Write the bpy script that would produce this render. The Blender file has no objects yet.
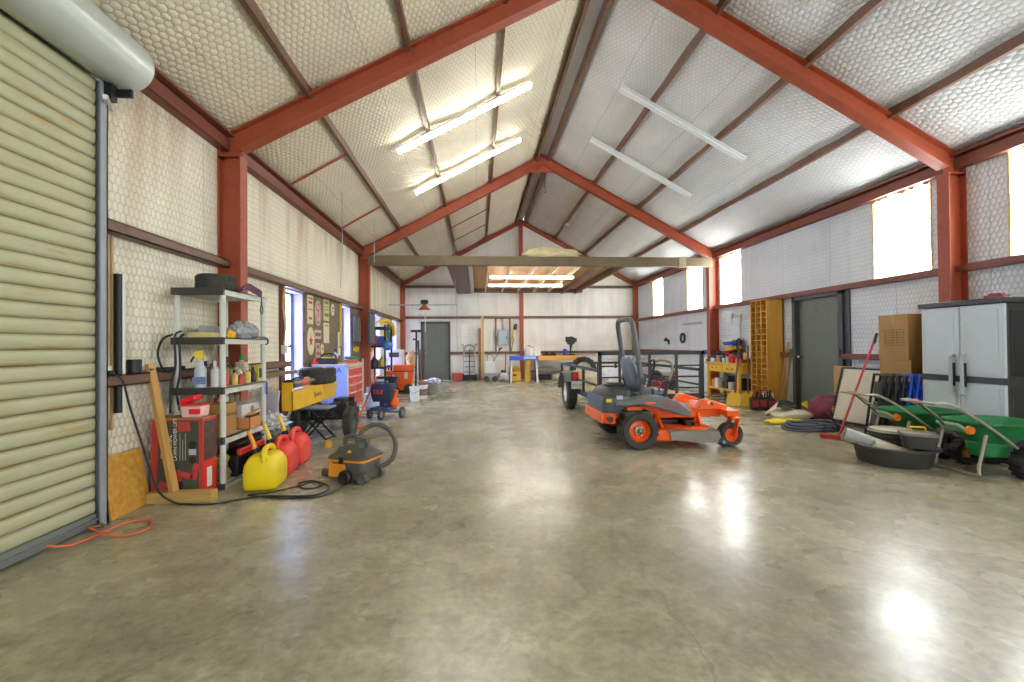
import bpy, bmesh, math, random
from mathutils import Vector, Matrix, Euler
random.seed(7)
S = bpy.context.scene
COL = S.collection
PI = math.pi

# ------------------------------------------------------------------ materials
def lin(c):
    r = []
    for v in c[:3]:
        v /= 255.0
        r.append(v / 12.92 if v <= .04045 else ((v + .055) / 1.055) ** 2.4)
    return (r[0], r[1], r[2], 1)

MATS = {}
def nd(nt, kind, **kw):
    n = nt.nodes.new(kind)
    for k, v in kw.items():
        setattr(n, k, v)
    return n

def M(name, rgb=(128, 128, 128), rough=.5, metal=0., var=.12, scale=9., bump=0., spec=.5, dirt=None):
    """Procedural material: a noise-varied colour, optional bump and dirt blotches."""
    if name in MATS:
        return MATS[name]
    m = bpy.data.materials.new(name); MATS[name] = m
    m.use_nodes = True
    nt = m.node_tree; L = nt.links
    p = nt.nodes['Principled BSDF']
    p.inputs['Roughness'].default_value = rough
    p.inputs['Metallic'].default_value = metal
    p.inputs['Specular IOR Level'].default_value = spec
    tc = nd(nt, 'ShaderNodeTexCoord')
    no = nd(nt, 'ShaderNodeTexNoise'); no.inputs['Scale'].default_value = scale; no.inputs['Detail'].default_value = 5
    L.new(tc.outputs['Object'], no.inputs['Vector'])
    mx = nd(nt, 'ShaderNodeMix', data_type='RGBA')
    c = lin(rgb)
    mx.inputs['A'].default_value = tuple(max(0, x * (1 - var * 1.6)) for x in c[:3]) + (1,)
    mx.inputs['B'].default_value = tuple(min(1, x * (1 + var)) for x in c[:3]) + (1,)
    L.new(no.outputs['Fac'], mx.inputs['Factor'])
    out = mx.outputs['Result']
    if dirt:
        n2 = nd(nt, 'ShaderNodeTexNoise'); n2.inputs['Scale'].default_value = scale * .6; n2.inputs['Detail'].default_value = 8
        n2.inputs['Roughness'].default_value = .7
        L.new(tc.outputs['Object'], n2.inputs['Vector'])
        r = nd(nt, 'ShaderNodeMapRange'); r.inputs['From Min'].default_value = .55; r.inputs['From Max'].default_value = .68
        L.new(n2.outputs['Fac'], r.inputs['Value'])
        m2 = nd(nt, 'ShaderNodeMix', data_type='RGBA'); L.new(r.outputs['Result'], m2.inputs['Factor'])
        L.new(out, m2.inputs['A']); m2.inputs['B'].default_value = lin(dirt); out = m2.outputs['Result']
    L.new(out, p.inputs['Base Color'])
    if bump:
        b = nd(nt, 'ShaderNodeBump'); b.inputs['Strength'].default_value = bump; b.inputs['Distance'].default_value = .01
        n3 = nd(nt, 'ShaderNodeTexNoise'); n3.inputs['Scale'].default_value = scale * 6; n3.inputs['Detail'].default_value = 4
        L.new(tc.outputs['Object'], n3.inputs['Vector'])
        L.new(n3.outputs['Fac'], b.inputs['Height']); L.new(b.outputs['Normal'], p.inputs['Normal'])
    return m

def glow(name, rgb, strength):
    if name in MATS: return MATS[name]
    m = bpy.data.materials.new(name); MATS[name] = m; m.use_nodes = True
    p = m.node_tree.nodes['Principled BSDF']
    p.inputs['Base Color'].default_value = (.8, .8, .8, 1)
    p.inputs['Emission Color'].default_value = lin(rgb); p.inputs['Emission Strength'].default_value = strength
    return m

def clear(name, rgb=(255, 255, 255), solid=.12, rough=.05):
    """Thin clear sheet: mostly see-through with a little gloss."""
    if name in MATS: return MATS[name]
    m = bpy.data.materials.new(name); MATS[name] = m; m.use_nodes = True
    nt = m.node_tree; nt.nodes.clear()
    o = nd(nt, 'ShaderNodeOutputMaterial'); mx = nd(nt, 'ShaderNodeMixShader'); mx.inputs[0].default_value = solid
    t = nd(nt, 'ShaderNodeBsdfTransparent'); t.inputs[0].default_value = lin(rgb)
    g = nd(nt, 'ShaderNodeBsdfPrincipled'); g.inputs['Roughness'].default_value = rough; g.inputs['Base Color'].default_value = lin(rgb)
    nt.links.new(t.outputs[0], mx.inputs[1]); nt.links.new(g.outputs[0], mx.inputs[2]); nt.links.new(mx.outputs[0], o.inputs[0])
    return m

def wood(name, rgb, dark=.6, rough=.55, scale=3., axis='X'):
    if name in MATS: return MATS[name]
    m = bpy.data.materials.new(name); MATS[name] = m; m.use_nodes = True
    nt = m.node_tree; L = nt.links; p = nt.nodes['Principled BSDF']; p.inputs['Roughness'].default_value = rough
    tc = nd(nt, 'ShaderNodeTexCoord'); mp = nd(nt, 'ShaderNodeMapping')
    s = {'X': (1, 12, 12), 'Y': (12, 1, 12), 'Z': (12, 12, 1)}[axis]
    mp.inputs['Scale'].default_value = tuple(scale * v for v in s)
    no = nd(nt, 'ShaderNodeTexNoise'); no.inputs['Scale'].default_value = 1.0; no.inputs['Detail'].default_value = 6; no.inputs['Distortion'].default_value = .6
    mx = nd(nt, 'ShaderNodeMix', data_type='RGBA'); c = lin(rgb)
    mx.inputs['A'].default_value = tuple(x * dark for x in c[:3]) + (1,); mx.inputs['B'].default_value = c
    L.new(tc.outputs['Object'], mp.inputs['Vector']); L.new(mp.outputs['Vector'], no.inputs['Vector'])
    r = nd(nt, 'ShaderNodeMapRange'); r.inputs['From Min'].default_value = .3; r.inputs['From Max'].default_value = .65
    L.new(no.outputs['Fac'], r.inputs['Value']); L.new(r.outputs['Result'], mx.inputs['Factor']); L.new(mx.outputs['Result'], p.inputs['Base Color'])
    return m

# ------------------------------------------------------------------ mesh builder
def rotm(r):
    return Euler(r).to_matrix().to_4x4()

def smooth_path(pts, n=6, closed=False):
    P = [Vector(p) for p in pts]; out = []
    N = len(P); rng = range(N if closed else N - 1)
    for i in rng:
        if closed:
            a, b, c, d = P[(i - 1) % N], P[i], P[(i + 1) % N], P[(i + 2) % N]
        else:
            a, b, c, d = P[max(i - 1, 0)], P[i], P[i + 1], P[min(i + 2, N - 1)]
        for k in range(n):
            t = k / n
            out.append(.5 * ((2 * b) + (c - a) * t + (2 * a - 5 * b + 4 * c - d) * t * t + (3 * b - a - 3 * c + d) * t ** 3))
    if not closed: out.append(P[-1])
    return out

class B:
    def __init__(s): s.bm = bmesh.new()
    def _mark(s): return len(s.bm.verts)
    def _xf(s, verts, m):
        for v in verts: v.co = m @ v.co
    def box(s, c, d, r=(0, 0, 0)):
        m = Matrix.Translation(c) @ rotm(r) @ Matrix.Diagonal((d[0], d[1], d[2], 1))
        bmesh.ops.create_cube(s.bm, size=1, matrix=m); return s
    def bx(s, x0, x1, y0, y1, z0, z1):
        return s.box(((x0 + x1) / 2, (y0 + y1) / 2, (z0 + z1) / 2), (abs(x1 - x0), abs(y1 - y0), abs(z1 - z0)))
    def bar(s, p0, p1, w, h):
        """square bar from p0 to p1"""
        a, b = Vector(p0), Vector(p1); d = b - a
        q = d.to_track_quat('Z', 'Y').to_matrix().to_4x4()
        m = Matrix.Translation((a + b) / 2) @ q @ Matrix.Diagonal((w, h, d.length, 1))
        bmesh.ops.create_cube(s.bm, size=1, matrix=m); return s
    def cyl(s, p0, p1, r, r2=None, n=16):
        a, b = Vector(p0), Vector(p1); d = b - a
        q = d.to_track_quat('Z', 'Y').to_matrix().to_4x4()
        bmesh.ops.create_cone(s.bm, cap_ends=True, segments=n, radius1=r, radius2=r if r2 is None else r2, depth=d.length,
                              matrix=Matrix.Translation((a + b) / 2) @ q); return s
    def tube(s, pts, r, n=8, closed=False, sm=5):
        P = smooth_path(pts, sm, closed) if sm else [Vector(p) for p in pts]
        N = len(P); rings = []; up = Vector((0, 0, 1)); prev = None
        for i in range(N):
            if closed: t = P[(i + 1) % N] - P[(i - 1) % N]
            else: t = P[min(i + 1, N - 1)] - P[max(i - 1, 0)]
            if t.length < 1e-9: t = Vector((0, 0, 1))
            t.normalize()
            if prev is None:
                a = up if abs(t.z) < .9 else Vector((1, 0, 0))
                u = t.cross(a).normalized()
            else:
                u = (prev - t * prev.dot(t))
                u = u.normalized() if u.length > 1e-6 else t.orthogonal().normalized()
            prev = u; w = t.cross(u)
            rad = r(i / max(N - 1, 1)) if callable(r) else r
            rings.append([s.bm.verts.new(P[i] + (u * math.cos(2 * PI * k / n) + w * math.sin(2 * PI * k / n)) * rad) for k in range(n)])
        for i in range(N if closed else N - 1):
            A, C = rings[i], rings[(i + 1) % N]
            for k in range(n):
                s.bm.faces.new((A[k], A[(k + 1) % n], C[(k + 1) % n], C[k]))
        if not closed:
            s.bm.faces.new(rings[0][::-1]); s.bm.faces.new(rings[-1])
        return s
    def lathe(s, prof, c=(0, 0, 0), n=24, axis='z', sx=1., sy=1., closed=False):
        """prof: list of (radius, height). closed joins last to first (a ring)."""
        R = {'z': Matrix.Identity(4), 'x': Matrix.Rotation(PI / 2, 4, 'Y'), 'y': Matrix.Rotation(-PI / 2, 4, 'X')}[axis]
        m = Matrix.Translation(c) @ R; rings = []
        for (r, h) in prof:
            if r < 1e-6: rings.append([s.bm.verts.new(m @ Vector((0, 0, h)))])
            else: rings.append([s.bm.verts.new(m @ Vector((sx * r * math.cos(2 * PI * k / n), sy * r * math.sin(2 * PI * k / n), h))) for k in range(n)])
        K = len(rings)
        for i in range(K if closed else K - 1):
            A, C = rings[i], rings[(i + 1) % K]
            for k in range(n):
                a, b = A[k % len(A)], A[(k + 1) % n % len(A)]
                c2, d = C[(k + 1) % n % len(C)], C[k % len(C)]
                f = []
                for v in (a, b, c2, d):
                    if v not in f: f.append(v)
                if len(f) > 2:
                    try: s.bm.faces.new(f)
                    except ValueError: pass
        return s
    def prism(s, pts, plane, a0, a1):
        """extrude a polygon; plane 'xz' extrudes along y, 'yz' along x, 'xy' along z"""
        def P(u, v, a):
            return {'xz': (u, a, v), 'yz': (a, u, v), 'xy': (u, v, a)}[plane]
        lo = [s.bm.verts.new(P(u, v, a0)) for u, v in pts]; hi = [s.bm.verts.new(P(u, v, a1)) for u, v in pts]
        n = len(pts)
        s.bm.faces.new(lo[::-1]); s.bm.faces.new(hi)
        for i in range(n):
            s.bm.faces.new((lo[i], lo[(i + 1) % n], hi[(i + 1) % n], hi[i]))
        return s
    def sph(s, c, r, n=12):
        if not hasattr(r, '__len__'): r = (r, r, r)
        bmesh.ops.create_uvsphere(s.bm, u_segments=n, v_segments=max(6, n * 2 // 3), radius=1, matrix=Matrix.Translation(c) @ Matrix.Diagonal((r[0], r[1], r[2], 1))); return s
    def hull(s, pts):
        vs = [s.bm.verts.new(p) for p in pts]
        bmesh.ops.convex_hull(s.bm, input=vs); return s
    def loft(s, rings, cap=True):
        R = [[s.bm.verts.new(p) for p in r] for r in rings]; n = len(R[0])
        for a, b in zip(R, R[1:]):
            for k in range(n): s.bm.faces.new((a[k], a[(k + 1) % n], b[(k + 1) % n], b[k]))
        if cap: s.bm.faces.new(R[0][::-1]); s.bm.faces.new(R[-1])
        return s
    def lump(s, c, r, seed=0, amp=.25, n=14, freq=3.):
        """crumpled blob with a flat base"""
        from mathutils import noise
        k0 = len(s.bm.verts)
        bmesh.ops.create_uvsphere(s.bm, u_segments=n * 2, v_segments=n, radius=1)
        s.bm.verts.ensure_lookup_table()
        for v in s.bm.verts[k0:]:
            d = 1 + amp * noise.noise(v.co * freq + Vector((seed * 7.3, seed * 3.1, 0)))
            p = Vector((v.co.x * r[0], v.co.y * r[1], v.co.z * r[2])) * d
            p.z = max(p.z, -r[2] * .75)
            v.co = p + Vector(c)
        return s
    def turn(s, k0, rot, about=(0, 0, 0)):
        s.bm.verts.ensure_lookup_table()
        m = Matrix.Translation(about) @ rotm(rot) @ Matrix.Translation(-Vector(about))
        for v in s.bm.verts[k0:]: v.co = m @ v.co
        return s
    def done(s, name, mat, parent=None, bevel=0., loc=None, rz=0., rot=None, label=None, cat=None, group=None, kind=None, ang=38, sub=0, solid=0., part_label=None):
        bm = s.bm
        bmesh.ops.recalc_face_normals(bm, faces=bm.faces)
        uv = bm.loops.layers.uv.new('UVMap')
        for f in bm.faces:
            n = f.normal; ax = max(range(3), key=lambda i: abs(n[i]))
            for l in f.loops:
                co = l.vert.co
                l[uv].uv = {0: (co.y, co.z), 1: (co.x, co.z), 2: (co.x, co.y)}[ax]
        me = bpy.data.meshes.new(name); bm.to_mesh(me); bm.free()
        me.materials.append(mat)
        me.shade_smooth(); me.set_sharp_from_angle(angle=math.radians(ang))
        o = bpy.data.objects.new(name, me); COL.objects.link(o)
        if parent: o.parent = parent
        if loc: o.location = loc
        o.rotation_euler = rot if rot else (0, 0, rz)
        if solid:
            md = o.modifiers.new('thick', 'SOLIDIFY'); md.thickness = solid; md.offset = 0
        if bevel:
            md = o.modifiers.new('bev', 'BEVEL'); md.width = bevel; md.segments = 2; md.limit_method = 'ANGLE'; md.angle_limit = math.radians(40)
            md.harden_normals = False
        if sub:
            md = o.modifiers.new('sub', 'SUBSURF'); md.levels = sub; md.render_levels = sub
        if label: o['label'] = label
        if cat: o['category'] = cat
        if group: o['group'] = group
        if kind: o['kind'] = kind
        if part_label: o['label'] = part_label
        return o

def T(name, label, cat, loc=(0, 0, 0), rz=0., group=None, rot=None, kind=None):
    o = bpy.data.objects.new(name, None); COL.objects.link(o); o.empty_display_size = .1
    o.location = loc; o.rotation_euler = rot if rot else (0, 0, rz)
    if label: o['label'] = label
    if cat: o['category'] = cat
    if group: o['group'] = group
    if kind: o['kind'] = kind
    return o

def kids(o): return [c for c in COL.objects if c.parent == o]
def dup(o, loc=None, rz=None, label=None, parent=None, rot=None):
    c = o.copy(); COL.objects.link(c); c.parent = parent
    if loc: c.location = loc
    if rz is not None: c.rotation_euler = (0, 0, rz)
    if rot: c.rotation_euler = rot
    if label: c['label'] = label
    for ch in kids(o): dup(ch, parent=c)
    return c

def text(body, size, loc, rot, mat, parent, name='lettering', align='LEFT', ext=.0012, sx=1.):
    cu = bpy.data.curves.new('letters', 'FONT'); cu.body = body; cu.size = size; cu.extrude = ext; cu.align_x = align; cu.resolution_u = 3
    tmp = bpy.data.objects.new('letters', cu); COL.objects.link(tmp)
    bpy.context.view_layer.update()
    me = bpy.data.meshes.new_from_object(tmp.evaluated_get(bpy.context.evaluated_depsgraph_get()))
    bpy.data.objects.remove(tmp); bpy.data.curves.remove(cu)
    me.materials.clear(); me.materials.append(mat)
    o = bpy.data.objects.new(name, me); COL.objects.link(o); o.parent = parent
    o.location = loc; o.rotation_euler = rot; o.scale = (sx, 1, 1)
    return o

# text facings: which way the printed face looks
FACE_CAM = (PI / 2, 0, 0)            # looks towards -y
FACE_XP = (PI / 2, 0, PI / 2)        # looks towards +x
FACE_XN = (PI / 2, 0, -PI / 2)       # looks towards -x
# ------------------------------------------------------------------ the building
XL, XR, YB, YF = -2.89, 6.25, -6.6, 16.84      # inner wall faces; open end at YB
EAVE, SL = 3.7182, .5385                      # roof height at the walls, slope
XM = (XL + XR) / 2
def roofz(x): return EAVE + SL * (min(x, 2 * XM - x) - XL)
FR = [-.65, 5.2, 11.02]                       # free-standing steel frames

def insulation(name, base, wire, stain, wirefac=.42, bumpy=.6, streak=.5, rust=0., cell=.058):
    """white-faced insulation behind hexagonal chicken wire, rust-stained in places (UV in metres)"""
    m = bpy.data.materials.new(name); m.use_nodes = True
    nt = m.node_tree; L = nt.links; p = nt.nodes['Principled BSDF']; p.inputs['Roughness'].default_value = .55
    p.inputs['Specular IOR Level'].default_value = .35
    uv = nd(nt, 'ShaderNodeUVMap'); uv.uv_map = 'UVMap'
    def vm(op, a=None, b=None, **k):
        n = nd(nt, 'ShaderNodeVectorMath', operation=op)
        for i, x in enumerate((a, b)):
            if x is None: continue
            if isinstance(x, tuple): n.inputs[i].default_value = x
            else: L.new(x, n.inputs[i])
        return n
    def ma(op, a, b=None, c=None):
        n = nd(nt, 'ShaderNodeMath', operation=op)
        for i, x in enumerate((a, b, c)):
            if x is None: continue
            if isinstance(x, (int, float)): n.inputs[i].default_value = x
            else: L.new(x, n.inputs[i])
        return n.outputs[0]
    wob = nd(nt, 'ShaderNodeTexNoise'); wob.inputs['Scale'].default_value = 2.2; wob.inputs['Detail'].default_value = 2
    L.new(uv.outputs[0], wob.inputs['Vector'])
    w2 = vm('SCALE', vm('SUBTRACT', wob.outputs['Color'], (.5, .5, .5)).outputs[0]); w2.inputs['Scale'].default_value = .06
    base_v = vm('ADD', uv.outputs[0], w2.outputs[0]).outputs[0]
    sc = vm('MULTIPLY', base_v, (1 / cell, .72 / cell, 0)).outputs[0]
    r = (1.0, 1.7320508, 1.0); h = (.5, .8660254, .5)
    def wrap(v):
        f = vm('DIVIDE', v, r).outputs[0]; f = vm('FRACTION', f).outputs[0]
        return vm('SUBTRACT', vm('MULTIPLY', f, r).outputs[0], h).outputs[0]
    def hexd(v):
        q = vm('ABSOLUTE', vm('MULTIPLY', v, (1, 1, 0)).outputs[0]).outputs[0]
        d = vm('DOT_PRODUCT', q, (.5, .8660254, 0)).outputs['Value']
        sx = nd(nt, 'ShaderNodeSeparateXYZ'); L.new(q, sx.inputs[0])
        return ma('MAXIMUM', d, sx.outputs[0])
    d = ma('MINIMUM', hexd(wrap(sc)), hexd(wrap(vm('SUBTRACT', sc, h).outputs[0])))     # 0 at a cell centre, .5 on the wire
    mr = nd(nt, 'ShaderNodeMapRange'); mr.inputs['From Min'].default_value = .41; mr.inputs['From Max'].default_value = .485
    L.new(d, mr.inputs['Value'])
    # streaks and stains
    n1 = nd(nt, 'ShaderNodeTexNoise'); n1.inputs['Scale'].default_value = 1.; n1.inputs['Detail'].default_value = 6
    L.new(vm('MULTIPLY', uv.outputs[0], (3.2, .5, 1)).outputs[0], n1.inputs['Vector'])
    s1 = nd(nt, 'ShaderNodeMapRange'); s1.inputs['From Min'].default_value = .5; s1.inputs['From Max'].default_value = .75; s1.inputs['To Max'].default_value = streak
    L.new(n1.outputs['Fac'], s1.inputs['Value'])
    n2 = nd(nt, 'ShaderNodeTexNoise'); n2.inputs['Scale'].default_value = 1.7; n2.inputs['Detail'].default_value = 7
    L.new(uv.outputs[0], n2.inputs['Vector'])
    b0 = nd(nt, 'ShaderNodeMix', data_type='RGBA'); c = lin(base)
    b0.inputs['A'].default_value = tuple(x * .86 for x in c[:3]) + (1,); b0.inputs['B'].default_value = tuple(min(1, x * 1.12) for x in c[:3]) + (1,)
    L.new(n2.outputs['Fac'], b0.inputs['Factor'])
    b1 = nd(nt, 'ShaderNodeMix', data_type='RGBA'); L.new(s1.outputs['Result'], b1.inputs['Factor']); L.new(b0.outputs['Result'], b1.inputs['A']); b1.inputs['B'].default_value = lin(stain)
    # blanket seams every 1.2 m
    su = nd(nt, 'ShaderNodeSeparateXYZ'); L.new(base_v, su.inputs[0])
    seam = ma('GREATER_THAN', ma('ABSOLUTE', ma('SUBTRACT', ma('FRACT', ma('DIVIDE', su.outputs[0], 1.22)), .5)), .4945)
    # rust bleeding down from the eaves (UV height)
    tz = nd(nt, 'ShaderNodeMapRange'); tz.inputs['From Min'].default_value = 2.7; tz.inputs['From Max'].default_value = 3.6; L.new(su.outputs[1], tz.inputs['Value'])
    s3 = nd(nt, 'ShaderNodeMapRange'); s3.inputs['From Min'].default_value = .42; s3.inputs['From Max'].default_value = .7; s3.inputs['To Max'].default_value = rust; L.new(n1.outputs['Fac'], s3.inputs['Value'])
    b12 = nd(nt, 'ShaderNodeMix', data_type='RGBA'); L.new(ma('MULTIPLY', tz.outputs['Result'], s3.outputs['Result']), b12.inputs['Factor']); L.new(b1.outputs['Result'], b12.inputs['A']); b12.inputs['B'].default_value = lin((168, 112, 52)); b1 = b12
    b15 = nd(nt, 'ShaderNodeMix', data_type='RGBA'); L.new(ma('MULTIPLY', seam, .35), b15.inputs['Factor']); L.new(b1.outputs['Result'], b15.inputs['A']); b15.inputs['B'].default_value = lin(wire)
    b2 = nd(nt, 'ShaderNodeMix', data_type='RGBA'); L.new(ma('MULTIPLY', mr.outputs['Result'], wirefac), b2.inputs['Factor']); L.new(b15.outputs['Result'], b2.inputs['A']); b2.inputs['B'].default_value = lin(wire)
    L.new(b2.outputs['Result'], p.inputs['Base Color'])
    bp = nd(nt, 'ShaderNodeBump'); bp.inputs['Strength'].default_value = bumpy; bp.inputs['Distance'].default_value = .03
    hh = ma('ADD', ma('MULTIPLY', ma('POWER', d, 2.), -2.), ma('MULTIPLY', n2.outputs['Fac'], 1.2))
    L.new(hh, bp.inputs['Height']); L.new(bp.outputs['Normal'], p.inputs['Normal'])
    return m

INS_L = insulation('insulation_cream', (242, 234, 210), (140, 134, 116), (176, 142, 96), streak=.35, rust=.6)
INS_R = insulation('insulation_white', (228, 230, 230), (140, 144, 148), (190, 188, 180), streak=.3)
INS_F = insulation('insulation_far', (236, 232, 222), (170, 166, 156), (190, 176, 152), wirefac=.14, bumpy=.4, streak=.4)
INS_CL = insulation('insulation_ceiling_cream', (234, 224, 196), (134, 128, 114), (180, 164, 130), streak=.2)
INS_CR = insulation('insulation_ceiling_white', (226, 227, 224), (136, 138, 138), (188, 188, 182), streak=.2)

STEEL = M('red_primer_steel', (166, 78, 48), .5, 0, .12, 5, dirt=(146, 64, 38))
BROWN = M('brown_primer_steel', (122, 90, 70), .5, 0, .16, 4, dirt=(100, 66, 48))
REDBR = M('redbrown_primer_steel', (132, 74, 56), .5, 0, .16, 4)
TIE = M('olive_painted_steel', (106, 90, 62), .5, 0, .12, 3, dirt=(92, 78, 54))
GALV = M('galvanised', (176, 178, 176), .4, .3, .12, 6)
DGREY = M('dark_grey_door_paint', (110, 114, 98), .5, 0, .12, 3, dirt=(94, 98, 84))
FRAMEGREY = M('door_frame_paint', (72, 74, 72), .5, 0, .1, 4)
BLACK = M('black_plastic', (30, 30, 31), .45, 0, .15)
RUBBER = M('tyre_rubber', (62, 59, 54), .75, 0, .25, 18)
CHROME = M('chrome', (205, 205, 205), .2, 1., .05)

# floor: sealed concrete, mottled, scuffed, with hairline cracks
def concrete():
    m = bpy.data.materials.new('sealed_concrete'); m.use_nodes = True
    nt = m.node_tree; L = nt.links; p = nt.nodes['Principled BSDF']
    tc = nd(nt, 'ShaderNodeTexCoord')
    def noise(scale, det=6, rough=.55, dist=0.):
        n = nd(nt, 'ShaderNodeTexNoise'); n.inputs['Scale'].default_value = scale; n.inputs['Detail'].default_value = det
        n.inputs['Roughness'].default_value = rough; n.inputs['Distortion'].default_value = dist
        L.new(tc.outputs['Object'], n.inputs['Vector']); return n
    def ramp(src, pts):
        r = nd(nt, 'ShaderNodeValToRGB'); e = r.color_ramp.elements
        e[0].position, e[0].color = pts[0][0], lin(pts[0][1]); e[1].position, e[1].color = pts[-1][0], lin(pts[-1][1])
        for q, c in pts[1:-1]:
            k = e.new(q); k.color = lin(c)
        L.new(src, r.inputs[0]); return r
    a = noise(.7, 4, .5, .2)
    r = ramp(a.outputs['Fac'], [(.25, (130, 125, 99)), (.45, (160, 154, 127)), (.6, (174, 168, 141)), (.8, (194, 189, 164))])
    f = noise(6, 2, .5)
    mx = nd(nt, 'ShaderNodeMix', data_type='RGBA', blend_type='OVERLAY'); mx.inputs['Factor'].default_value = .5
    L.new(r.outputs[0], mx.inputs['A']); L.new(f.outputs['Fac'], mx.inputs['B'])
    # dark stains
    d = noise(1.2, 4, .5, .2)
    dr = nd(nt, 'ShaderNodeMapRange'); dr.inputs['From Min'].default_value = .45; dr.inputs['From Max'].default_value = .95; dr.inputs['To Max'].default_value = .6
    L.new(d.outputs['Fac'], dr.inputs['Value'])
    m2 = nd(nt, 'ShaderNodeMix', data_type='RGBA'); L.new(dr.outputs['Result'], m2.inputs['Factor']); L.new(mx.outputs['Result'], m2.inputs['A']); m2.inputs['B'].default_value = lin((122, 112, 84))
    # small dark spots and fine aggregate
    k1 = noise(3.2, 3, .5)
    kr = nd(nt, 'ShaderNodeMapRange'); kr.inputs['From Min'].default_value = .6; kr.inputs['From Max'].default_value = .74; kr.inputs['To Max'].default_value = .5
    L.new(k1.outputs['Fac'], kr.inputs['Value'])
    mk = nd(nt, 'ShaderNodeMix', data_type='RGBA'); L.new(kr.outputs['Result'], mk.inputs['Factor']); L.new(m2.outputs['Result'], mk.inputs['A']); mk.inputs['B'].default_value = lin((112, 104, 80))
    k2 = noise(22, 2, .6)
    m2 = nd(nt, 'ShaderNodeMix', data_type='RGBA', blend_type='OVERLAY'); m2.inputs['Factor'].default_value = .55
    L.new(mk.outputs['Result'], m2.inputs['A']); L.new(k2.outputs['Fac'], m2.inputs['B'])
    # pale scuffs
    s = noise(14, 2, .5, .6)
    sr = nd(nt, 'ShaderNodeMapRange'); sr.inputs['From Min'].default_value = .7; sr.inputs['From Max'].default_value = .78; sr.inputs['To Max'].default_value = .35
    L.new(s.outputs['Fac'], sr.inputs['Value'])
    m3 = nd(nt, 'ShaderNodeMix', data_type='RGBA'); L.new(sr.outputs['Result'], m3.inputs['Factor']); L.new(m2.outputs['Result'], m3.inputs['A']); m3.inputs['B'].default_value = lin((200, 196, 176))
    # hairline cracks
    vo = nd(nt, 'ShaderNodeTexVoronoi', feature='DISTANCE_TO_EDGE'); vo.inputs['Scale'].default_value = .22
    dv = nd(nt, 'ShaderNodeVectorMath', operation='MULTIPLY_ADD')
    L.new(noise(3, 5).outputs['Color'], dv.inputs[0]); dv.inputs[1].default_value = (.25, .25, 0); L.new(tc.outputs['Object'], dv.inputs[2])
    L.new(dv.outputs[0], vo.inputs['Vector'])
    cr = nd(nt, 'ShaderNodeMapRange'); cr.inputs['From Min'].default_value = .0; cr.inputs['From Max'].default_value = .0016; cr.inputs['To Min'].default_value = .4; cr.inputs['To Max'].default_value = 0
    L.new(vo.outputs['Distance'], cr.inputs['Value'])
    m4 = nd(nt, 'ShaderNodeMix', data_type='RGBA'); L.new(cr.outputs['Result'], m4.inputs['Factor']); L.new(m3.outputs['Result'], m4.inputs['A']); m4.inputs['B'].default_value = lin((82, 76, 60))
    L.new(m4.outputs['Result'], p.inputs['Base Color'])
    rr = nd(nt, 'ShaderNodeMapRange'); rr.inputs['From Min'].default_value = .3; rr.inputs['From Max'].default_value = .7; rr.inputs['To Min'].default_value = .22; rr.inputs['To Max'].default_value = .32
    L.new(noise(2.4, 3, .5).outputs['Fac'], rr.inputs['Value']); L.new(rr.outputs['Result'], p.inputs['Roughness'])
    p.inputs['Specular IOR Level'].default_value = .6
    return m
B().bx(XL - .2, XR + .2, YB, YF + .2, -.12, 0).done('floor', concrete(), kind='structure')

def wall(name, mat, x0, x1, y0, y1, holes, ztop):
    """a side wall between x0 and x1 with rectangular openings (ya, yb, za, zb)"""
    b = B(); ys = sorted({y0, y1, *[h[0] for h in holes], *[h[1] for h in holes]})
    for a, c in zip(ys, ys[1:]):
        hs = sorted([h for h in holes if h[0] <= a and h[1] >= c], key=lambda h: h[2]); z = 0
        for h in hs:
            if h[2] > z: b.bx(x0, x1, a, c, z, h[2])
            z = h[3]
        if z < ztop: b.bx(x0, x1, a, c, z, ztop)
    return b.done(name, mat, kind='structure')
LW = [(6.83, 7.49, .45, 2.18), (9.57, 10.2, .45, 2.18), (12.55, 13.25, .45, 2.18), (15.1, 15.85, .45, 2.18)]
RW = [(-4.5, -3.6), (-1.9, -1.0), (.7, 1.6), (3.8, 4.68), (5.57, 6.46), (9.95, 10.86), (11.75, 12.65), (14.36, 15.2)]  # first three are unseen behind the camera, added for their light
wall('wall_left', INS_L, XL - .18, XL, YB, YF, LW, EAVE + .02)
wall('wall_right', INS_R, XR, XR + .15, YB, YF, [(a, b, 2.27, 3.55) for a, b in RW] + [(7.08, 8.17, 0, 2.14)], EAVE + .02)
# gable end wall
B().prism([(XL, 0), (-2.1, 0), (-2.1, 2.18), (-1.08, 2.18), (-1.08, 0), (XR, 0), (XR, EAVE), (XM, roofz(XM)), (XL, EAVE)], 'xz', YF, YF + .15).done('wall_far', INS_F, kind='structure')

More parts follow.
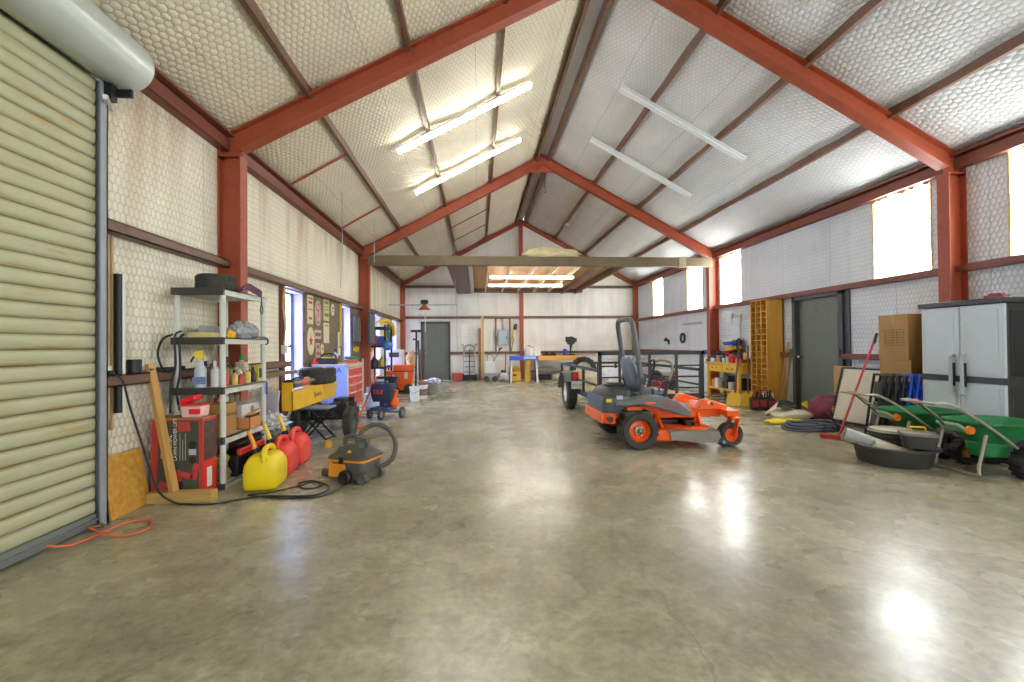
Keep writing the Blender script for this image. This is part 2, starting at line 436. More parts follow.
# ceilings: insulation blankets sagging between the purlins
PUR = [XL + 1.0, XL + 2.13, XL + 3.27, XM - .13]
def ceiling(name, mat, side):
    xs = [XL] + PUR; pts = []
    for a, c in zip(xs, xs[1:]):
        for k in range(8):
            t = k / 8; x = a + (c - a) * t
            pts.append((x, roofz(x) - .055 * math.sin(PI * t) ** .8))
    pts.append((xs[-1], roofz(xs[-1])))
    if side > 0: pts = [(2 * XM - x, z) for x, z in pts]
    b = B(); ys = [YB + k * (YF + .1 - YB) / 60 for k in range(61)]; rows = []
    for j, y in enumerate(ys):
        rows.append([b.bm.verts.new((x, y, z - .012 * math.sin(j * 1.9 + i * .5))) for i, (x, z) in enumerate(pts)])
    for r0, r1 in zip(rows, rows[1:]):
        for k in range(len(pts) - 1): b.bm.faces.new((r0[k], r0[k + 1], r1[k + 1], r1[k]))
    o = b.done(name, mat, kind='structure')
    md = o.modifiers.new('thick', 'SOLIDIFY'); md.thickness = .06; md.offset = 1 if side < 0 else -1
    # keep the blanket's thickness on the outside of the room
    md.offset = 1
    return o
ceiling('ceiling_left', INS_CL, -1); ceiling('ceiling_right', INS_CR, 1)
B().bx(XM - .16, XM + .16, YB, YF, roofz(XM) - .03, roofz(XM) + .05).done('ridge_cap', M('ridge_sheet', (226, 228, 228), .45, 0, .1, 3), kind='structure')

# purlins, ridge pair, eave struts and wall girts (cold-formed channels)
def channel(name, mat, x, y0, y1, ztop, w=.06, h=.13, lip=1):
    b = B(); b.bx(x - .006, x + .006, y0, y1, ztop - h, ztop)
    b.bx(x, x + lip * w, y0, y1, ztop - .008, ztop); b.bx(x, x + lip * w, y0, y1, ztop - h, ztop - h + .008)
    return b.done(name, mat, kind='structure')
for i, x in enumerate(PUR):
    h = .17 if i == 3 else .12
    channel('purlin', BROWN, x, YB, YF, roofz(x) + .015, .05, h, -1)
    channel('purlin', BROWN, 2 * XM - x, YB, YF, roofz(x) + .015, .05, h, 1)
for s, x in ((1, XL), (-1, XR)):
    b = B(); b.bx(x, x + s * .1, YB, YF, EAVE - .2, EAVE - .19); b.bx(x + s * .09, x + s * .1, YB, YF, EAVE - .2, EAVE - .06)
    b.bx(x, x + s * .16, YB, YF, EAVE - .035, EAVE - .01); b.bx(x + s * .02, x + s * .03, YB, YF, EAVE - .2, EAVE)
    b.done('eave_strut', REDBR, kind='structure')
def girt(x, s, y0, y1, z):
    b = B(); b.bx(x, x + s * .11, y0, y1, z + .035, z + .045); b.bx(x, x + s * .11, y0, y1, z - .045, z - .035); b.bx(x + s * .1, x + s * .11, y0, y1, z - .045, z + .045)
    return b.done('wall_girt', BROWN if s > 0 else REDBR, kind='structure')
ends = [YB] + FR + [YF]
for a, c in zip(ends, ends[1:]):
    a2, c2 = a + (.0 if a == YB else .02), c - (.0 if c == YF else .02)
    if c > 3.5: girt(XL, 1, max(a2, 3.5), c2, 2.24)
    else: pass
    girt(XR, -1, a2, c2, 2.23)
girt(XL, 1, 3.5, 5.18, 1.05); girt(XL, 1, 5.22, 6.8, 1.05)
for a, c in ((8.25, 11.0), (11.04, YF), (5.22, 7.0), (-.6, 5.18), (YB, -.67)): girt(XR, -1, a, c, 1.06)
for z in (1.02, 2.37, 3.54):
    segs = [(XL, -2.14), (-1.04, XR)] if z < 2 else [(XL, XR)]
    for a, c in segs:
        b = B(); b.bx(a, c, YF - .1, YF, z - .045, z - .035); b.bx(a, c, YF - .1, YF, z + .035, z + .045); b.bx(a, c, YF - .1, YF - .09, z - .045, z + .045)
        b.done('wall_girt', BROWN, kind='structure')

# rigid frames
def column(x, y, s, w=.15, d=.25):
    """I-section; inner flange at x + s*d"""
    b = B(); zt = roofz(x + s * .01) - .28
    b.bx(x + s * .005, x + s * .02, y - w / 2, y + w / 2, 0, zt + .02); b.bx(x + s * (d - .015), x + s * d, y - w / 2, y + w / 2, 0, zt)
    b.bx(x + s * .01, x + s * (d - .005), y - .006, y + .006, 0, zt + .05)
    b.bx(x + s * .0, x + s * (d + .0), y - w / 2, y + w / 2, 0, .02)
    b.bx(x + s * .005, x + s * d, y - w / 2, y + w / 2, zt, zt + .015)
    return b.done('steel_column', STEEL, kind='structure')
def rafter(y, s, w=.15, d=.255, top=.065):
    def X(x): return x if s > 0 else 2 * XM - x
    b = B(); xa, xb = XL + .005, XM
    def plate(z0, z1, hw, x0=xa, x1=xb):
        b.prism([(X(x0), roofz(x0) - z0), (X(x1), roofz(x1) - z0), (X(x1), roofz(x1) - z1), (X(x0), roofz(x0) - z1)], 'xz', y - hw, y + hw)
    plate(top, top + .015, w / 2); plate(.0, top + d, .006); plate(top + d - .015, top + d, w / 2, XL + .24, xb)
    b.bx(X(XL + .005), X(XL + .02), y - w / 2, y + w / 2, EAVE - .3, EAVE - .02)
    return b.done('steel_rafter', STEEL, kind='structure')
for y in FR:
    for s, x in ((1, XL), (-1, XR)):
        column(x, y, s); rafter(y, s)
    zr = roofz(XM)
    B().prism([(XM - .5, zr - .5), (XM + .5, zr - .5), (XM + .15, zr - .12), (XM - .15, zr - .12)], 'xz', y - .012, y + .012).done('ridge_gusset', STEEL, kind='structure')
# end-wall frame
for s in (1, -1):
    x = XL if s > 0 else XR
    B().bx(x, x + s * .17, YF - .16, YF - .02, 0, EAVE).done('steel_column', STEEL, kind='structure')
    rafter(YF - .1, s, .12, .16, .06)
B().bx(XM - .07, XM + .07, YF - .14, YF - .01, 0, roofz(XM) - .15).done('steel_column', STEEL, kind='structure')
# tie beam and loft at the second frame
B().bx(XL + .26, XR - .26, 10.76, 10.93, 3.26, 3.49).done('tie_beam', TIE, bevel=.012, kind='structure')
B().bx(5.2 - .09, 5.2 + .09, 10.75, 10.94, 3.25, 3.5).done('beam_splice', M('tie_patch', (150, 138, 112), .5), kind='structure')
PLY = wood('loft_plywood', (206, 150, 84), .75, .6, 1.2, 'Y')
B().bx(-.8, 4.0, 10.95, 16.6, 3.43, 3.45).done('loft_deck', PLY, kind='structure')
JW = wood('loft_joist_wood', (214, 196, 164), .75, .6, 1.5, 'Y')
for x in (.3, .92, 1.52, 2.1, 2.68): B().bx(x - .02, x + .02, 10.95, 16.6, 3.3, 3.43).done('loft_joist', JW, kind='structure')
for x in (3.2, 3.72): channel('loft_joist', BROWN, x, 10.95, 16.7, 3.43, .06, .17, 1)
B().bx(-.75, -.25, 10.95, 16.7, 3.26, 3.43).done('loft_box_beam', M('maroon_panel', (96, 62, 54), .5), bevel=.01, kind='structure')
B().bx(-.24, -.12, 10.95, 16.7, 3.3, 3.43).done('loft_joist', M('loft_white_joist', (196, 188, 176), .5), kind='structure')
B().bx(-.8, 4.0, 16.5, 16.72, 3.3, 3.43).done('loft_ledger', BROWN, kind='structure')

# sag rods and hanging rods
for y in (6.7, 9.13):
    B().cyl((XL + .1, y, roofz(XL + .1) - .1), (PUR[0], y, roofz(PUR[0]) - .06), .018, n=8).done('sag_rod', STEEL, kind='structure')
for y in (13.0, 14.6):
    B().cyl((PUR[1], y, roofz(PUR[1]) - .1), (PUR[2], y, roofz(PUR[2]) - .1), .015, n=8).done('sag_rod', STEEL, kind='structure')

# clerestory panes and ragged blanket edges
SKY = glow('daylit_fibreglass', (246, 251, 255), 10.0)
FRINGE = M('yellow_fibreglass_batt', (226, 208, 130), .9, 0, .3, 20, bump=.6)
for k, (a, c) in enumerate(RW):
    w = T('window_%d' % (k + 5), 'bright clerestory opening of translucent panel in the right wall', None, (XR, (a + c) / 2, 2.27), kind='structure')
    h = (c - a) / 2
    B().bx(.1, .12, -h, h, 0, 1.28).done('pane', SKY, w)
    b = B(); n = 22
    pts = [(-h, 1.29)] + [(-h + 2 * h * i / n, 1.29 - (.03 + .06 * random.random())) for i in range(n + 1)] + [(h, 1.29)]
    b.prism(pts, 'yz', -.012, .03)
    for sgn in (-1, 1):
        pts = [(sgn * (h + .01), .0)] + [(sgn * (h - .003 - .008 * random.random() - .008 * math.sin(PI * i / 14)), 1.28 * i / 14) for i in range(15)] + [(sgn * (h + .01), 1.28)]
        b.prism(pts, 'yz', -.008, .03)
    b.done('torn_edge', FRINGE, w, ang=10)
# left windows: set-back glazing with a mid rail, pale reveal linings
LILAC = M('reveal_daylight_lilac', (206, 188, 240), .6, 0, .06)  # lilac cast of blue daylight is put into the reveal colour
WFR = M('dark_window_frame', (52, 56, 70), .4)
GLASS = clear('window_glass', (225, 236, 255), .1)
for k, (a, c, z0, z1) in enumerate(LW):
    w = T('window_%d' % (k + 1), 'tall narrow window in the left wall', None, (XL, (a + c) / 2, z0), kind='structure')
    h = (c - a) / 2; H = z1 - z0
    b = B(); b.bx(-.18, -.13, -h, -h + .035, 0, H); b.bx(-.18, -.13, h - .035, h, 0, H); b.bx(-.18, -.13, -h, h, 0, .04); b.bx(-.18, -.13, -h, h, H - .04, H); b.bx(-.175, -.135, -h, h, H * .5 - .02, H * .5 + .02)
    b.done('window_frame', WFR, w)
    B().bx(-.158, -.15, -h, h, 0, H).done('pane', GLASS, w)
    b = B(); b.bx(-.13, .008, h - .012, h + .0, 0, H); b.bx(-.13, .008, -h, -h + .012, 0, H); b.bx(-.13, .012, -h, h, -.0, .015); b.bx(-.13, .008, -h, h, H - .012, H)
    b.done('reveal', LILAC, w)

# rear gable behind the photographer, unseen; wide opening added to let sky light in
B().prism([(XL, 0), (-.6, 0), (-.6, 3.6), (5.2, 3.6), (5.2, 0), (XR, 0), (XR, EAVE), (XM, roofz(XM)), (XL, EAVE)], 'xz', YB - .15, YB).done('wall_back_unseen', INS_F, kind='structure')
# roll-up door
SLAT = None
def slat_mat():
    m = bpy.data.materials.new('rollup_slat_paint'); m.use_nodes = True
    nt = m.node_tree; L = nt.links; p = nt.nodes['Principled BSDF']; p.inputs['Roughness'].default_value = .42
    tc = nd(nt, 'ShaderNodeTexCoord'); mp = nd(nt, 'ShaderNodeMapping'); mp.inputs['Scale'].default_value = (1, 1.1, 7)
    no = nd(nt, 'ShaderNodeTexNoise'); no.inputs['Scale'].default_value = 1.6; no.inputs['Detail'].default_value = 8; no.inputs['Roughness'].default_value = .65
    L.new(tc.outputs['Object'], mp.inputs[0]); L.new(mp.outputs[0], no.inputs['Vector'])
    r = nd(nt, 'ShaderNodeValToRGB'); e = r.color_ramp.elements
    e[0].position = .3; e[0].color = lin((184, 184, 150)); e[1].position = .78; e[1].color = lin((150, 92, 34))
    k = e.new(.58); k.color = lin((176, 174, 136)); k = e.new(.68); k.color = lin((178, 150, 92))
    L.new(no.outputs['Fac'], r.inputs[0])
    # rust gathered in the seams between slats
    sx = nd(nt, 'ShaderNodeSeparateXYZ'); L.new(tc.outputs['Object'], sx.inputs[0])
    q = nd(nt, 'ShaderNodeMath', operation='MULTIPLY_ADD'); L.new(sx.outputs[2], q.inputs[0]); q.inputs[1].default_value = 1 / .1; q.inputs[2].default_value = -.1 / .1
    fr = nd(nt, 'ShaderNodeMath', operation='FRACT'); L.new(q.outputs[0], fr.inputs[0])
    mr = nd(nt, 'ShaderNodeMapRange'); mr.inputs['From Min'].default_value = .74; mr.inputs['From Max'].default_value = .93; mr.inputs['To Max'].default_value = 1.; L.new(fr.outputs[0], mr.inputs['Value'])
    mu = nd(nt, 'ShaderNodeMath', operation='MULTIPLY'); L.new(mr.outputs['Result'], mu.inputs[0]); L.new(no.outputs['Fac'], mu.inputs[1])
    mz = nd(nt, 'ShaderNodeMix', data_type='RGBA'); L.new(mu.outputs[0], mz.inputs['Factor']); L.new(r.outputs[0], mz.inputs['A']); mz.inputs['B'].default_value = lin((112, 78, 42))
    L.new(mz.outputs['Result'], p.inputs['Base Color'])
    return m
d1 = T('door_1', 'rust-streaked pale roll-up door with its round hood in the left wall', None, (-2.8, 0, 0), kind='structure')
prof = []; nr = 32; pitch = .1
for i in range(nr):
    z = .1 + i * pitch
    for t, dx in ((0, -.004), (.04, .006), (.2, .012), (.5, .014), (.82, .012), (.92, .006), (.95, -.008)):
        prof.append((dx, z + t * pitch))
prof = [(p0 - .004, z) for p0, z in prof]; 
outline = prof + [(-.03, prof[-1][1]), (-.03, .1)]
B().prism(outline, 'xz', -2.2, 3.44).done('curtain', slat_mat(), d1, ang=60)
b = B(); b.bx(-.01, .02, -2.2, 3.44, .015, .1); b.bx(.0, .05, -2.2, 3.44, .06, .066); b.done('bottom_bar', M('bar_grey', (126, 130, 124), .45, .2), d1)
b = B(); b.bx(-.08, .05, 3.486, 3.498, 0, 3.3); b.bx(.04, .05, 3.435, 3.498, 0, 3.3); b.bx(-.085, -.075, 3.44, 3.56, 0, 3.3); b.done('guide', M('guide_steel', (150, 154, 160), .45, .1), d1)
prof = [(0, -2.2)] + [(.195, -2.2), (.195, 3.57), (.188, 3.59), (.17, 3.6), (0, 3.605)]
B().lathe(prof, (.13, 0, 3.46), 40, 'y').done('hood', M('hood_paint', (200, 208, 200), .3, .15, .06, 3), d1)
b = B(); b.bx(.02, .1, 3.46, 3.52, 3.15, 3.4); b.bx(.05, .2, 3.52, 3.54, 3.2, 3.26); b.bx(.1, .3, 3.605, 3.63, 3.42, 3.5); b.done('bracket', BLACK, d1)
B().box((.05, 3.5, 3.14), (.03, .2, .035), (0, 0, .5)).done('latch', M('latch_white', (216, 214, 208)), d1)

# hinged doors
d2 = T('door_2', 'grey-green personnel door in the far wall', None, (-1.59, YF, 0), kind='structure')
b = B(); b.bx(-.55, -.47, -.06, .1, 0, 2.22); b.bx(.47, .55, -.06, .1, 0, 2.22); b.bx(-.55, .55, -.06, .1, 2.14, 2.22); b.done('door_frame', FRAMEGREY, d2)
B().bx(-.475, .475, .02, .065, .003, 2.15).done('door_leaf', DGREY, d2)
B().cyl((-.4, .02, 1.05), (-.4, -.05, 1.05), .02, n=10).sph((-.4, -.05, 1.05), .032).done('handle', CHROME, d2)
d3 = T('door_3', 'dark grey personnel door in the right wall', None, (XR, 7.625, 0), kind='structure')
b = B(); b.bx(-.07, .12, -.62, -.52, 0, 2.2); b.bx(-.07, .12, .5, .58, 0, 2.2); b.bx(-.07, .12, -.62, .58, 2.12, 2.2); b.bx(-.03, .0, -.72, -.6, 0, 2.2); b.done('door_frame', FRAMEGREY, d3)
B().bx(.03, .075, -.525, .505, .003, 2.125).done('door_leaf', DGREY, d3)
B().cyl((.03, .42, 1.02), (-.05, .42, 1.02), .022, n=10).sph((-.055, .42, 1.02), .035).done('handle', CHROME, d3)
b = B()
for z in (.3, 1.1, 1.9): b.cyl((-.08, -.56, z - .07), (-.08, -.56, z + .07), .016, n=8)
b.done('hinge', REDBR, d3)
# ------------------------------------------------------------------ left wall, near end
PINE = wood('pine_timber', (206, 156, 84), .75, .6, 2., 'Z')
PINEX = wood('pine_timber_flat', (196, 158, 92), .75, .6, 2., 'X')
OSB = M('osb_board', (214, 158, 62), .65, 0, .35, 22, dirt=(186, 124, 40))
YEL = M('yellow_plastic', (244, 214, 20), .38, 0, .06, 4)
REDP = M('red_plastic', (232, 62, 48), .38, 0, .08, 4)
WHITE = M('white_plastic', (226, 226, 220), .4, 0, .06, 4)
PALEGREY = M('pale_grey_plastic', (206, 208, 196), .5, 0, .1, 5)
DKTRIM = M('charcoal_trim', (66, 62, 56), .55, 0, .12)
CARD = M('cardboard', (184, 142, 84), .75, 0, .1, 6)
DARK = M('dark_metal', (48, 46, 44), .45, .2, .2)
CORDB = M('black_cord', (34, 33, 32), .5)
LETW = M('white_ink', (232, 228, 214), .6, 0, .03)
LETD = M('dark_ink', (40, 36, 30), .6, 0, .03)

k = B(); n0 = 0
k.box((0, 0, .235), (.018, .41, .47)); k.turn(0, (0, -.17, .04))
k.done('plywood_offcut', OSB, loc=(-2.765, 3.74, .002), rz=0, label='square yellow-brown board offcut leaning on wall beside the roll-up door', cat='board')
t = T('air_hose', 'orange air hose looped on the floor by the roll-up door', 'hose', (0, 0, 0))
B().tube([(-2.74, 3.02, .05), (-2.68, 3.1, .012), (-2.64, 3.22, .01), (-2.63, 3.35, .01), (-2.6, 3.46, .012), (-2.5, 3.52, .01), (-2.41, 3.45, .01), (-2.36, 3.34, .01), (-2.4, 3.25, .01), (-2.5, 3.23, .012), (-2.6, 3.26, .022), (-2.68, 3.31, .022), (-2.75, 3.34, .03)], .008).done('hose_line', M('orange_hose', (214, 108, 66), .5), t)
b = B(); b.cyl((-2.76, 3.34, .03), (-2.7, 3.39, .03), .014); b.cyl((-2.7, 3.39, .03), (-2.68, 3.36, .028), .01); b.done('coupling', M('brass', (130, 96, 60), .35, .7), t)

t = T('wall_pole', 'black tube with a white stripe standing against wall beside the door', 'tube', (-2.84, 3.72, .79))
B().cyl((0, 0, 0), (0, 0, 1.1), .034, n=20).done('tube', BLACK, t)
B().bx(.028, .037, -.012, .012, .0, 1.1).done('stripe', WHITE, t)
b = B(); b.bx(-.01, .01, -.06, -.035, 0, 1.5); b.bx(-.01, .01, -.02, .0, -.06, 1.53)
b.done('furring_strip', wood('pale_strip', (206, 176, 128), .75, .6, 2, 'Z'), loc=(-2.876, 3.7, .72), label='pair of pale wooden strips fixed behind the black tube', cat='wood strip')
t = T('outlet_box', 'grey outlet box on the left wall with a black plug', 'outlet', (-2.86, 3.58, 1.09))
B().bx(-.02, .03, -.06, .06, -.06, .08).done('box', M('outlet_grey', (190, 188, 178), .5), t, bevel=.006)
b = B(); b.bx(.03, .035, -.045, .045, -.05, .07); b.done('cover', WHITE, t); B().bx(.035, .075, -.02, .03, .0, .04).done('plug', BLACK, t, bevel=.006)
B().tube([(-2.79, 3.58, 1.11), (-2.74, 3.62, 1.05), (-2.72, 3.66, .85), (-2.66, 3.72, .5), (-2.6, 3.78, .16), (-2.52, 3.84, .03), (-2.4, 3.83, .009), (-2.17, 3.82, .009), (-2.03, 3.9, .009), (-1.85, 3.97, .009), (-1.54, 3.94, .009), (-1.4, 3.97, .009), (-1.36, 4.1, .009), (-1.42, 4.24, .009), (-1.6, 4.38, .009), (-1.7, 4.3, .009), (-1.6, 4.15, .009), (-1.47, 4.13, .018), (-1.46, 4.26, .018), (-1.57, 4.3, .018), (-1.68, 4.17, .018), (-1.86, 4.06, .009), (-2.0, 3.99, .018), (-1.7, 3.91, .009), (-1.4, 3.9, .009), (-1.29, 4.02, .009), (-1.24, 4.13, .03)], .0075).done('extension_cord', CORDB, label='black extension cord hanging from the outlet and trailing over the floor', cat='cord')
b = B(); b.lathe([(0, 0), (.045, 0), (.05, .11), (.044, .11), (.04, .012), (0, .012)], n=20); b.done('black_cup', BLACK, loc=(-2.83, 3.86, 1.096), label='small black cup standing on the wall girt near the outlet', cat='cup')
t = T('bar_clamp', 'dark rusty bar clamp lying on the wall girt behind the timber prop', 'clamp', (-2.83, 4.25, 1.096))
B().bx(-.012, .012, -.2, .2, .01, .03).done('bar', DARK, t); b = B(); b.bx(-.02, .06, .12, .15, .0, .035); b.bx(-.02, .06, -.2, -.17, 0, .035); b.cyl((.045, -.28, .02), (.045, -.17, .02), .009, n=8); b.done('jaw', DARK, t)

B().bx(-.26, .26, -.045, .045, 0, .09).done('timber_block', PINEX, loc=(-2.5, 3.93, 0), bevel=.004, label='short square timber lying on the floor before the red lift carton', cat='timber')
B().bar((-2.57, 3.935, .087), (-2.81, 4.0, 1.16), .06, .04).done('timber_prop', PINE, label='long pine timber standing on the block and leaning to the wall', cat='timber')

# mower lift carton
t = T('lift_carton', 'dark red printed carton of a lawn mower lift', 'box', (-2.61, 4.1, 0))
REDC = M('carton_red', (196, 58, 46), .55, 0, .1); OLIVE = M('carton_print_olive', (74, 76, 62), .5, 0, .18, 5)
B().bx(-.19, .235, -.1, .1, 0, .685).done('carton', REDC, t, bevel=.004)
B().prism([(-.15, .03), (.2, .03), (.2, .67), (-.12, .67)], 'xz', -.1025, -.1).done('front_panel', OLIVE, t)
B().bx(-.195, .24, -.105, .105, .685, .69).done('top_flap', CARD, t)
for body, x, z, s in (('UNIVERSAL', -.02, .33, .044), ('LAWN MOWER LIFT', .022, .33, .04)):
    text(body, s, (x, -.103, z), (PI / 2, -PI / 2, 0), LETW, t)
text('PRO-LIFT', .05, (-.075, -.103, .35), (PI / 2, -PI / 2, 0), M('pale_pink_ink', (222, 190, 176)), t).name = 'lettering'
for i in range(3): B().bx(.045 + i * .022, .051 + i * .022, -.1035, -.1025, .33, .56 - .05 * (i % 2)).done('small_print', M('grey_ink', (168, 164, 146)), t)
for (x, z, r) in ((.02, .11, .055), (-.02, .24, .045), (.15, .33, .03), (.15, .46, .035)):
    b = B(); b.lathe([(0, -.0015), (r * .45, -.0015), (r * .45, 0), (r, 0), (r, .003), (0, .003)], (x, -.1035, z), 18, 'y'); b.done('printed_wheel', DARK, t)
for (x, z, w2, h2, rr) in ((.1, .2, .1, .05, .3), (.03, .2, .05, .1, -.2), (-.1, .1, .07, .1, .4), (.17, .23, .05, .14, .2), (.08, .62, .1, .08, 0)):
    B().box((x, -.103, z), (w2, .002, h2), (0, rr, 0)).done('printed_part', M('print_red', (200, 66, 62), .5, 0, .3, 20), t)
B().box((.15, -.1032, .4), (.06, .002, .05)).done('printed_badge', M('print_lilac', (196, 190, 206)), t)
b = B(); b.bx(.236, .238, -.09, .09, .02, .3); b.done('side_panel', M('print_bright_red', (226, 52, 38), .5), t)
B().bx(.238, .2395, -.05, .02, .08, .25).done('side_label', LETW, t)
b = B(); b.bx(.236, .238, -.09, .09, .32, .66); b.done('side_print', M('print_dark', (92, 66, 60), .5, 0, .5, 26), t)

t = T('wipes_tub', 'white tub with a raised red lid on the lift carton', 'tub', (-2.5, 4.1, .69))
b = B(); b.hull([(x * s, y * s2, z) for z, s, s2 in ((0, .085, .06), (.1, .095, .068)) for x in (-1, 1) for y in (-1, 1)]); b.done('tub', M('pink_white_tub', (236, 196, 190), .35), t, bevel=.015)
B().bx(-.1, .1, -.072, .072, .1, .115).done('rim', REDP, t, bevel=.006)
B().box((-.03, .0, .155), (.13, .12, .045), (0, -.35, 0)).done('lid', M('lid_red', (238, 40, 54), .35), t, bevel=.012)
B().bx(-.01, .085, -.0705, -.069, .03, .075).done('label_patch', M('lid_red'), t)

# plastic shelving
sh = T('shelving_unit', 'pale plastic five-shelf unit with charcoal ends beside the first column', 'shelf', (-2.55, 4.64, 0))
SZ = (.045, .47, .93, 1.39, 1.845); SXW, SYW = .225, .42
for z in SZ:
    b = B(); b.bx(-SXW, SXW, -SYW, SYW, z - .012, z); b.bx(-SXW, -SXW + .02, -SYW, SYW, z - .06, z); b.bx(SXW - .02, SXW, -SYW, SYW, z - .06, z)
    for j in range(5): b.bx(-SXW, SXW, -SYW + .1 + j * .16, -SYW + .115 + j * .16, z - .045, z - .01)
    s = b.done('shelf', PALEGREY, sh)
    B().bx(-SXW - .004, SXW + .004, -SYW - .012, -SYW + .02, z - .062, z + .004).done('end_trim', DKTRIM, s, bevel=.004)
for x in (-1, 1):
    for y in (-1, 1):
        b = B(); b.cyl((x * .198, y * .385, 0), (x * .198, y * .385, 1.84), .026, n=14)
        b.done('leg', PALEGREY, sh)
def on_shelf(i, x, y): return (-2.55 + x, 4.64 + y, SZ[i] + .001)

def tyre(name, label, loc, r, w, rim, rot, rimmat, cat='tyre', lug=18, group=None, parent=None, tread=RUBBER):
    t = T(name, label, cat, loc, rot=rot, group=group) if parent is None else T(name, None, None, loc, rot=rot)
    if parent: t.parent = parent
    h = w / 2
    b = B(); b.lathe([(rim, -h * .7), (rim * 1.15, -h * .95), (r * .9, -h), (r * .985, -h * .75), (r, 0), (r * .985, h * .75), (r * .9, h), (rim * 1.15, h * .95), (rim, h * .7)], n=36, closed=True)
    for k in range(lug):
        for sd in (-1, 1):
            a = 2 * PI * (k + .25 * sd) / lug; n0 = len(b.bm.verts)
            b.box((r * .995, 0, sd * h * .45), (.012, r * .16, h * .7)); b.turn(n0, (0, 0, a))
    b.done('tread' if parent is None else 'tread', tread, t)
    if rimmat:
        b = B(); b.lathe([(0, -h * .2), (rim * .3, -h * .25), (rim * .8, -h * .1), (rim * .95, -h * .6), (rim * 1.03, -h * .75), (rim * 1.03, h * .75), (rim * .95, h * .6), (rim * .8, h * .1), (rim * .3, h * .25), (0, h * .2)], n=28); b.done('rim', rimmat, t)
    return t
tyre('worn_tyre', 'small worn tyre lying flat on top of the plastic shelving', (-2.56, 4.52, 1.928), .165, .155, .09, (0, 0, 0), None)
# purple rope with a ring hook
t = T('rope_bundle', 'purple rope bundle with a hanging steel ring on the top shelf corner', 'rope', on_shelf(4, .17, .1))
b = B()
for j in range(5): b.tube([(-.02 + .012 * j, -.14, .03), (.03, -.05, .05 + .012 * j), (.05 + .006 * j, .05, .03 + .008 * j), (.085, .12, .0 + .01 * j)], .014, 6)
b.done('rope', M('purple_rope', (112, 76, 96), .8, 0, .3, 30), t)
b = B(); b.tube([(.085, .11, .02), (.09, .12, -.05), (.09, .12, -.1)], .005, 6); b.tube([(.09, .12 + .025 * math.sin(a), -.15 + .045 * math.cos(a)) for a in [k * PI / 5 for k in range(10)]], .006, 6, closed=True, sm=3); b.done('ring', DARK, t)
# second shelf: lumber bits, bagged parts
t = T('bagged_parts', 'crumpled clear plastic bag of grey parts on the second shelf', 'bag', on_shelf(3, .1, .17))
B().lump((0, 0, .07), (.1, .2, .09), 3, .4, 16, 4).done('contents', M('grey_parts', (148, 148, 142), .5, .2, .5, 30), t)
B().lump((0, .0, .075), (.11, .215, .1), 5, .35, 16, 5).done('bag', clear('clear_bag', (235, 238, 238), .4, .15), t)
B().bx(-.1, .1, -.16, .16, 0, .05).done('yellow_carton', M('straw_box', (212, 196, 132), .6), loc=on_shelf(3, -.03, -.22), rz=.1, bevel=.004, label='flat straw-coloured box on the second shelf of the plastic unit', cat='box')
B().bx(-.03, .03, -.25, .25, 0, .12).bx(-.035, -.03, -.25, .25, 0, .13).done('grey_board', M('grey_plank', (176, 176, 168), .6), loc=on_shelf(3, -.14, .14), label='pale grey board standing on edge at back of the second shelf', cat='board')
t = T('yellow_pouch', 'small orange-yellow pouch on the second shelf beside the front leg', 'pouch', on_shelf(3, .14, -.16))
B().lump((0, 0, .03), (.05, .06, .045), 9, .3, 10).done('pouch', M('orange_yellow', (240, 180, 30), .5), t)
t = T('hanging_hook', 'black curved hook on the second shelf edge', 'hook', on_shelf(3, .245, .22))
B().tube([(.0, -.16, .012), (.01, -.05, .014), (.02, .05, .012), (.03, .1, -.01), (.03, .1, -.05), (.03, .06, -.06)], .008, 6).done('hook', BLACK, t)
# cables looped over the shelf end
b = B()
b.tube([(-2.73, 4.17, 1.42), (-2.8, 4.145, 1.38), (-2.84, 4.14, 1.25), (-2.8, 4.14, 1.12), (-2.74, 4.145, 1.08)], .009, 6)
b.tube([(-2.68, 4.2, 1.45), (-2.7, 4.145, 1.4), (-2.69, 4.14, 1.15), (-2.73, 4.14, .95), (-2.74, 4.15, .72)], .009, 6)
b.tube([(-2.66, 4.2, 1.42), (-2.66, 4.145, 1.36), (-2.65, 4.14, 1.1), (-2.68, 4.14, .9), (-2.66, 4.15, .74)], .011, 6)
b.done('rubber_hose', CORDB, label='dark rubber hoses looped over the end of the plastic shelving', cat='hose')
# third shelf bottles
def bottle(name, label, loc, r, h, body, cap, capm=None, neck=.35, group='bottles on the third shelf', sq=False, capname='cap'):
    t = T(name, label, 'bottle', loc, group=group, rz=random.random() * .4)
    hb = h * .72
    if sq:
        b = B(); b.bx(-r, r, -r * .7, r * .7, 0, hb); b.cyl((0, 0, hb), (0, 0, hb * 1.12), r * .45); b.done('body', body, t, bevel=r * .25)
    else:
        B().lathe([(0, 0), (r * .92, 0), (r, r * .1), (r, hb * .8), (r * .8, hb * .93), (r * neck, hb), (r * neck, hb * 1.12), (0, hb * 1.12)], n=18).done('body', body, t)
    B().cyl((0, 0, hb * 1.1), (0, 0, h), r * neck * 1.25, r * neck * 1.1, n=14).done(capname, cap, t)
    return t
t = T('spray_bottle', 'clear spray bottle with a yellow trigger head on the third shelf', 'bottle', on_shelf(2, -.03, -.33), rz=.3)
B().lathe([(0, 0), (.05, 0), (.052, .02), (.05, .16), (.02, .225), (.016, .25), (0, .25)], n=20).done('body', M('clear_blueish', (196, 206, 214), .25), t)
b = B(); b.bx(-.051, .051, -.0525, -.05, .03, .1); b.done('label_patch', M('blue_print', (110, 128, 170), .5, 0, .4, 40), t)
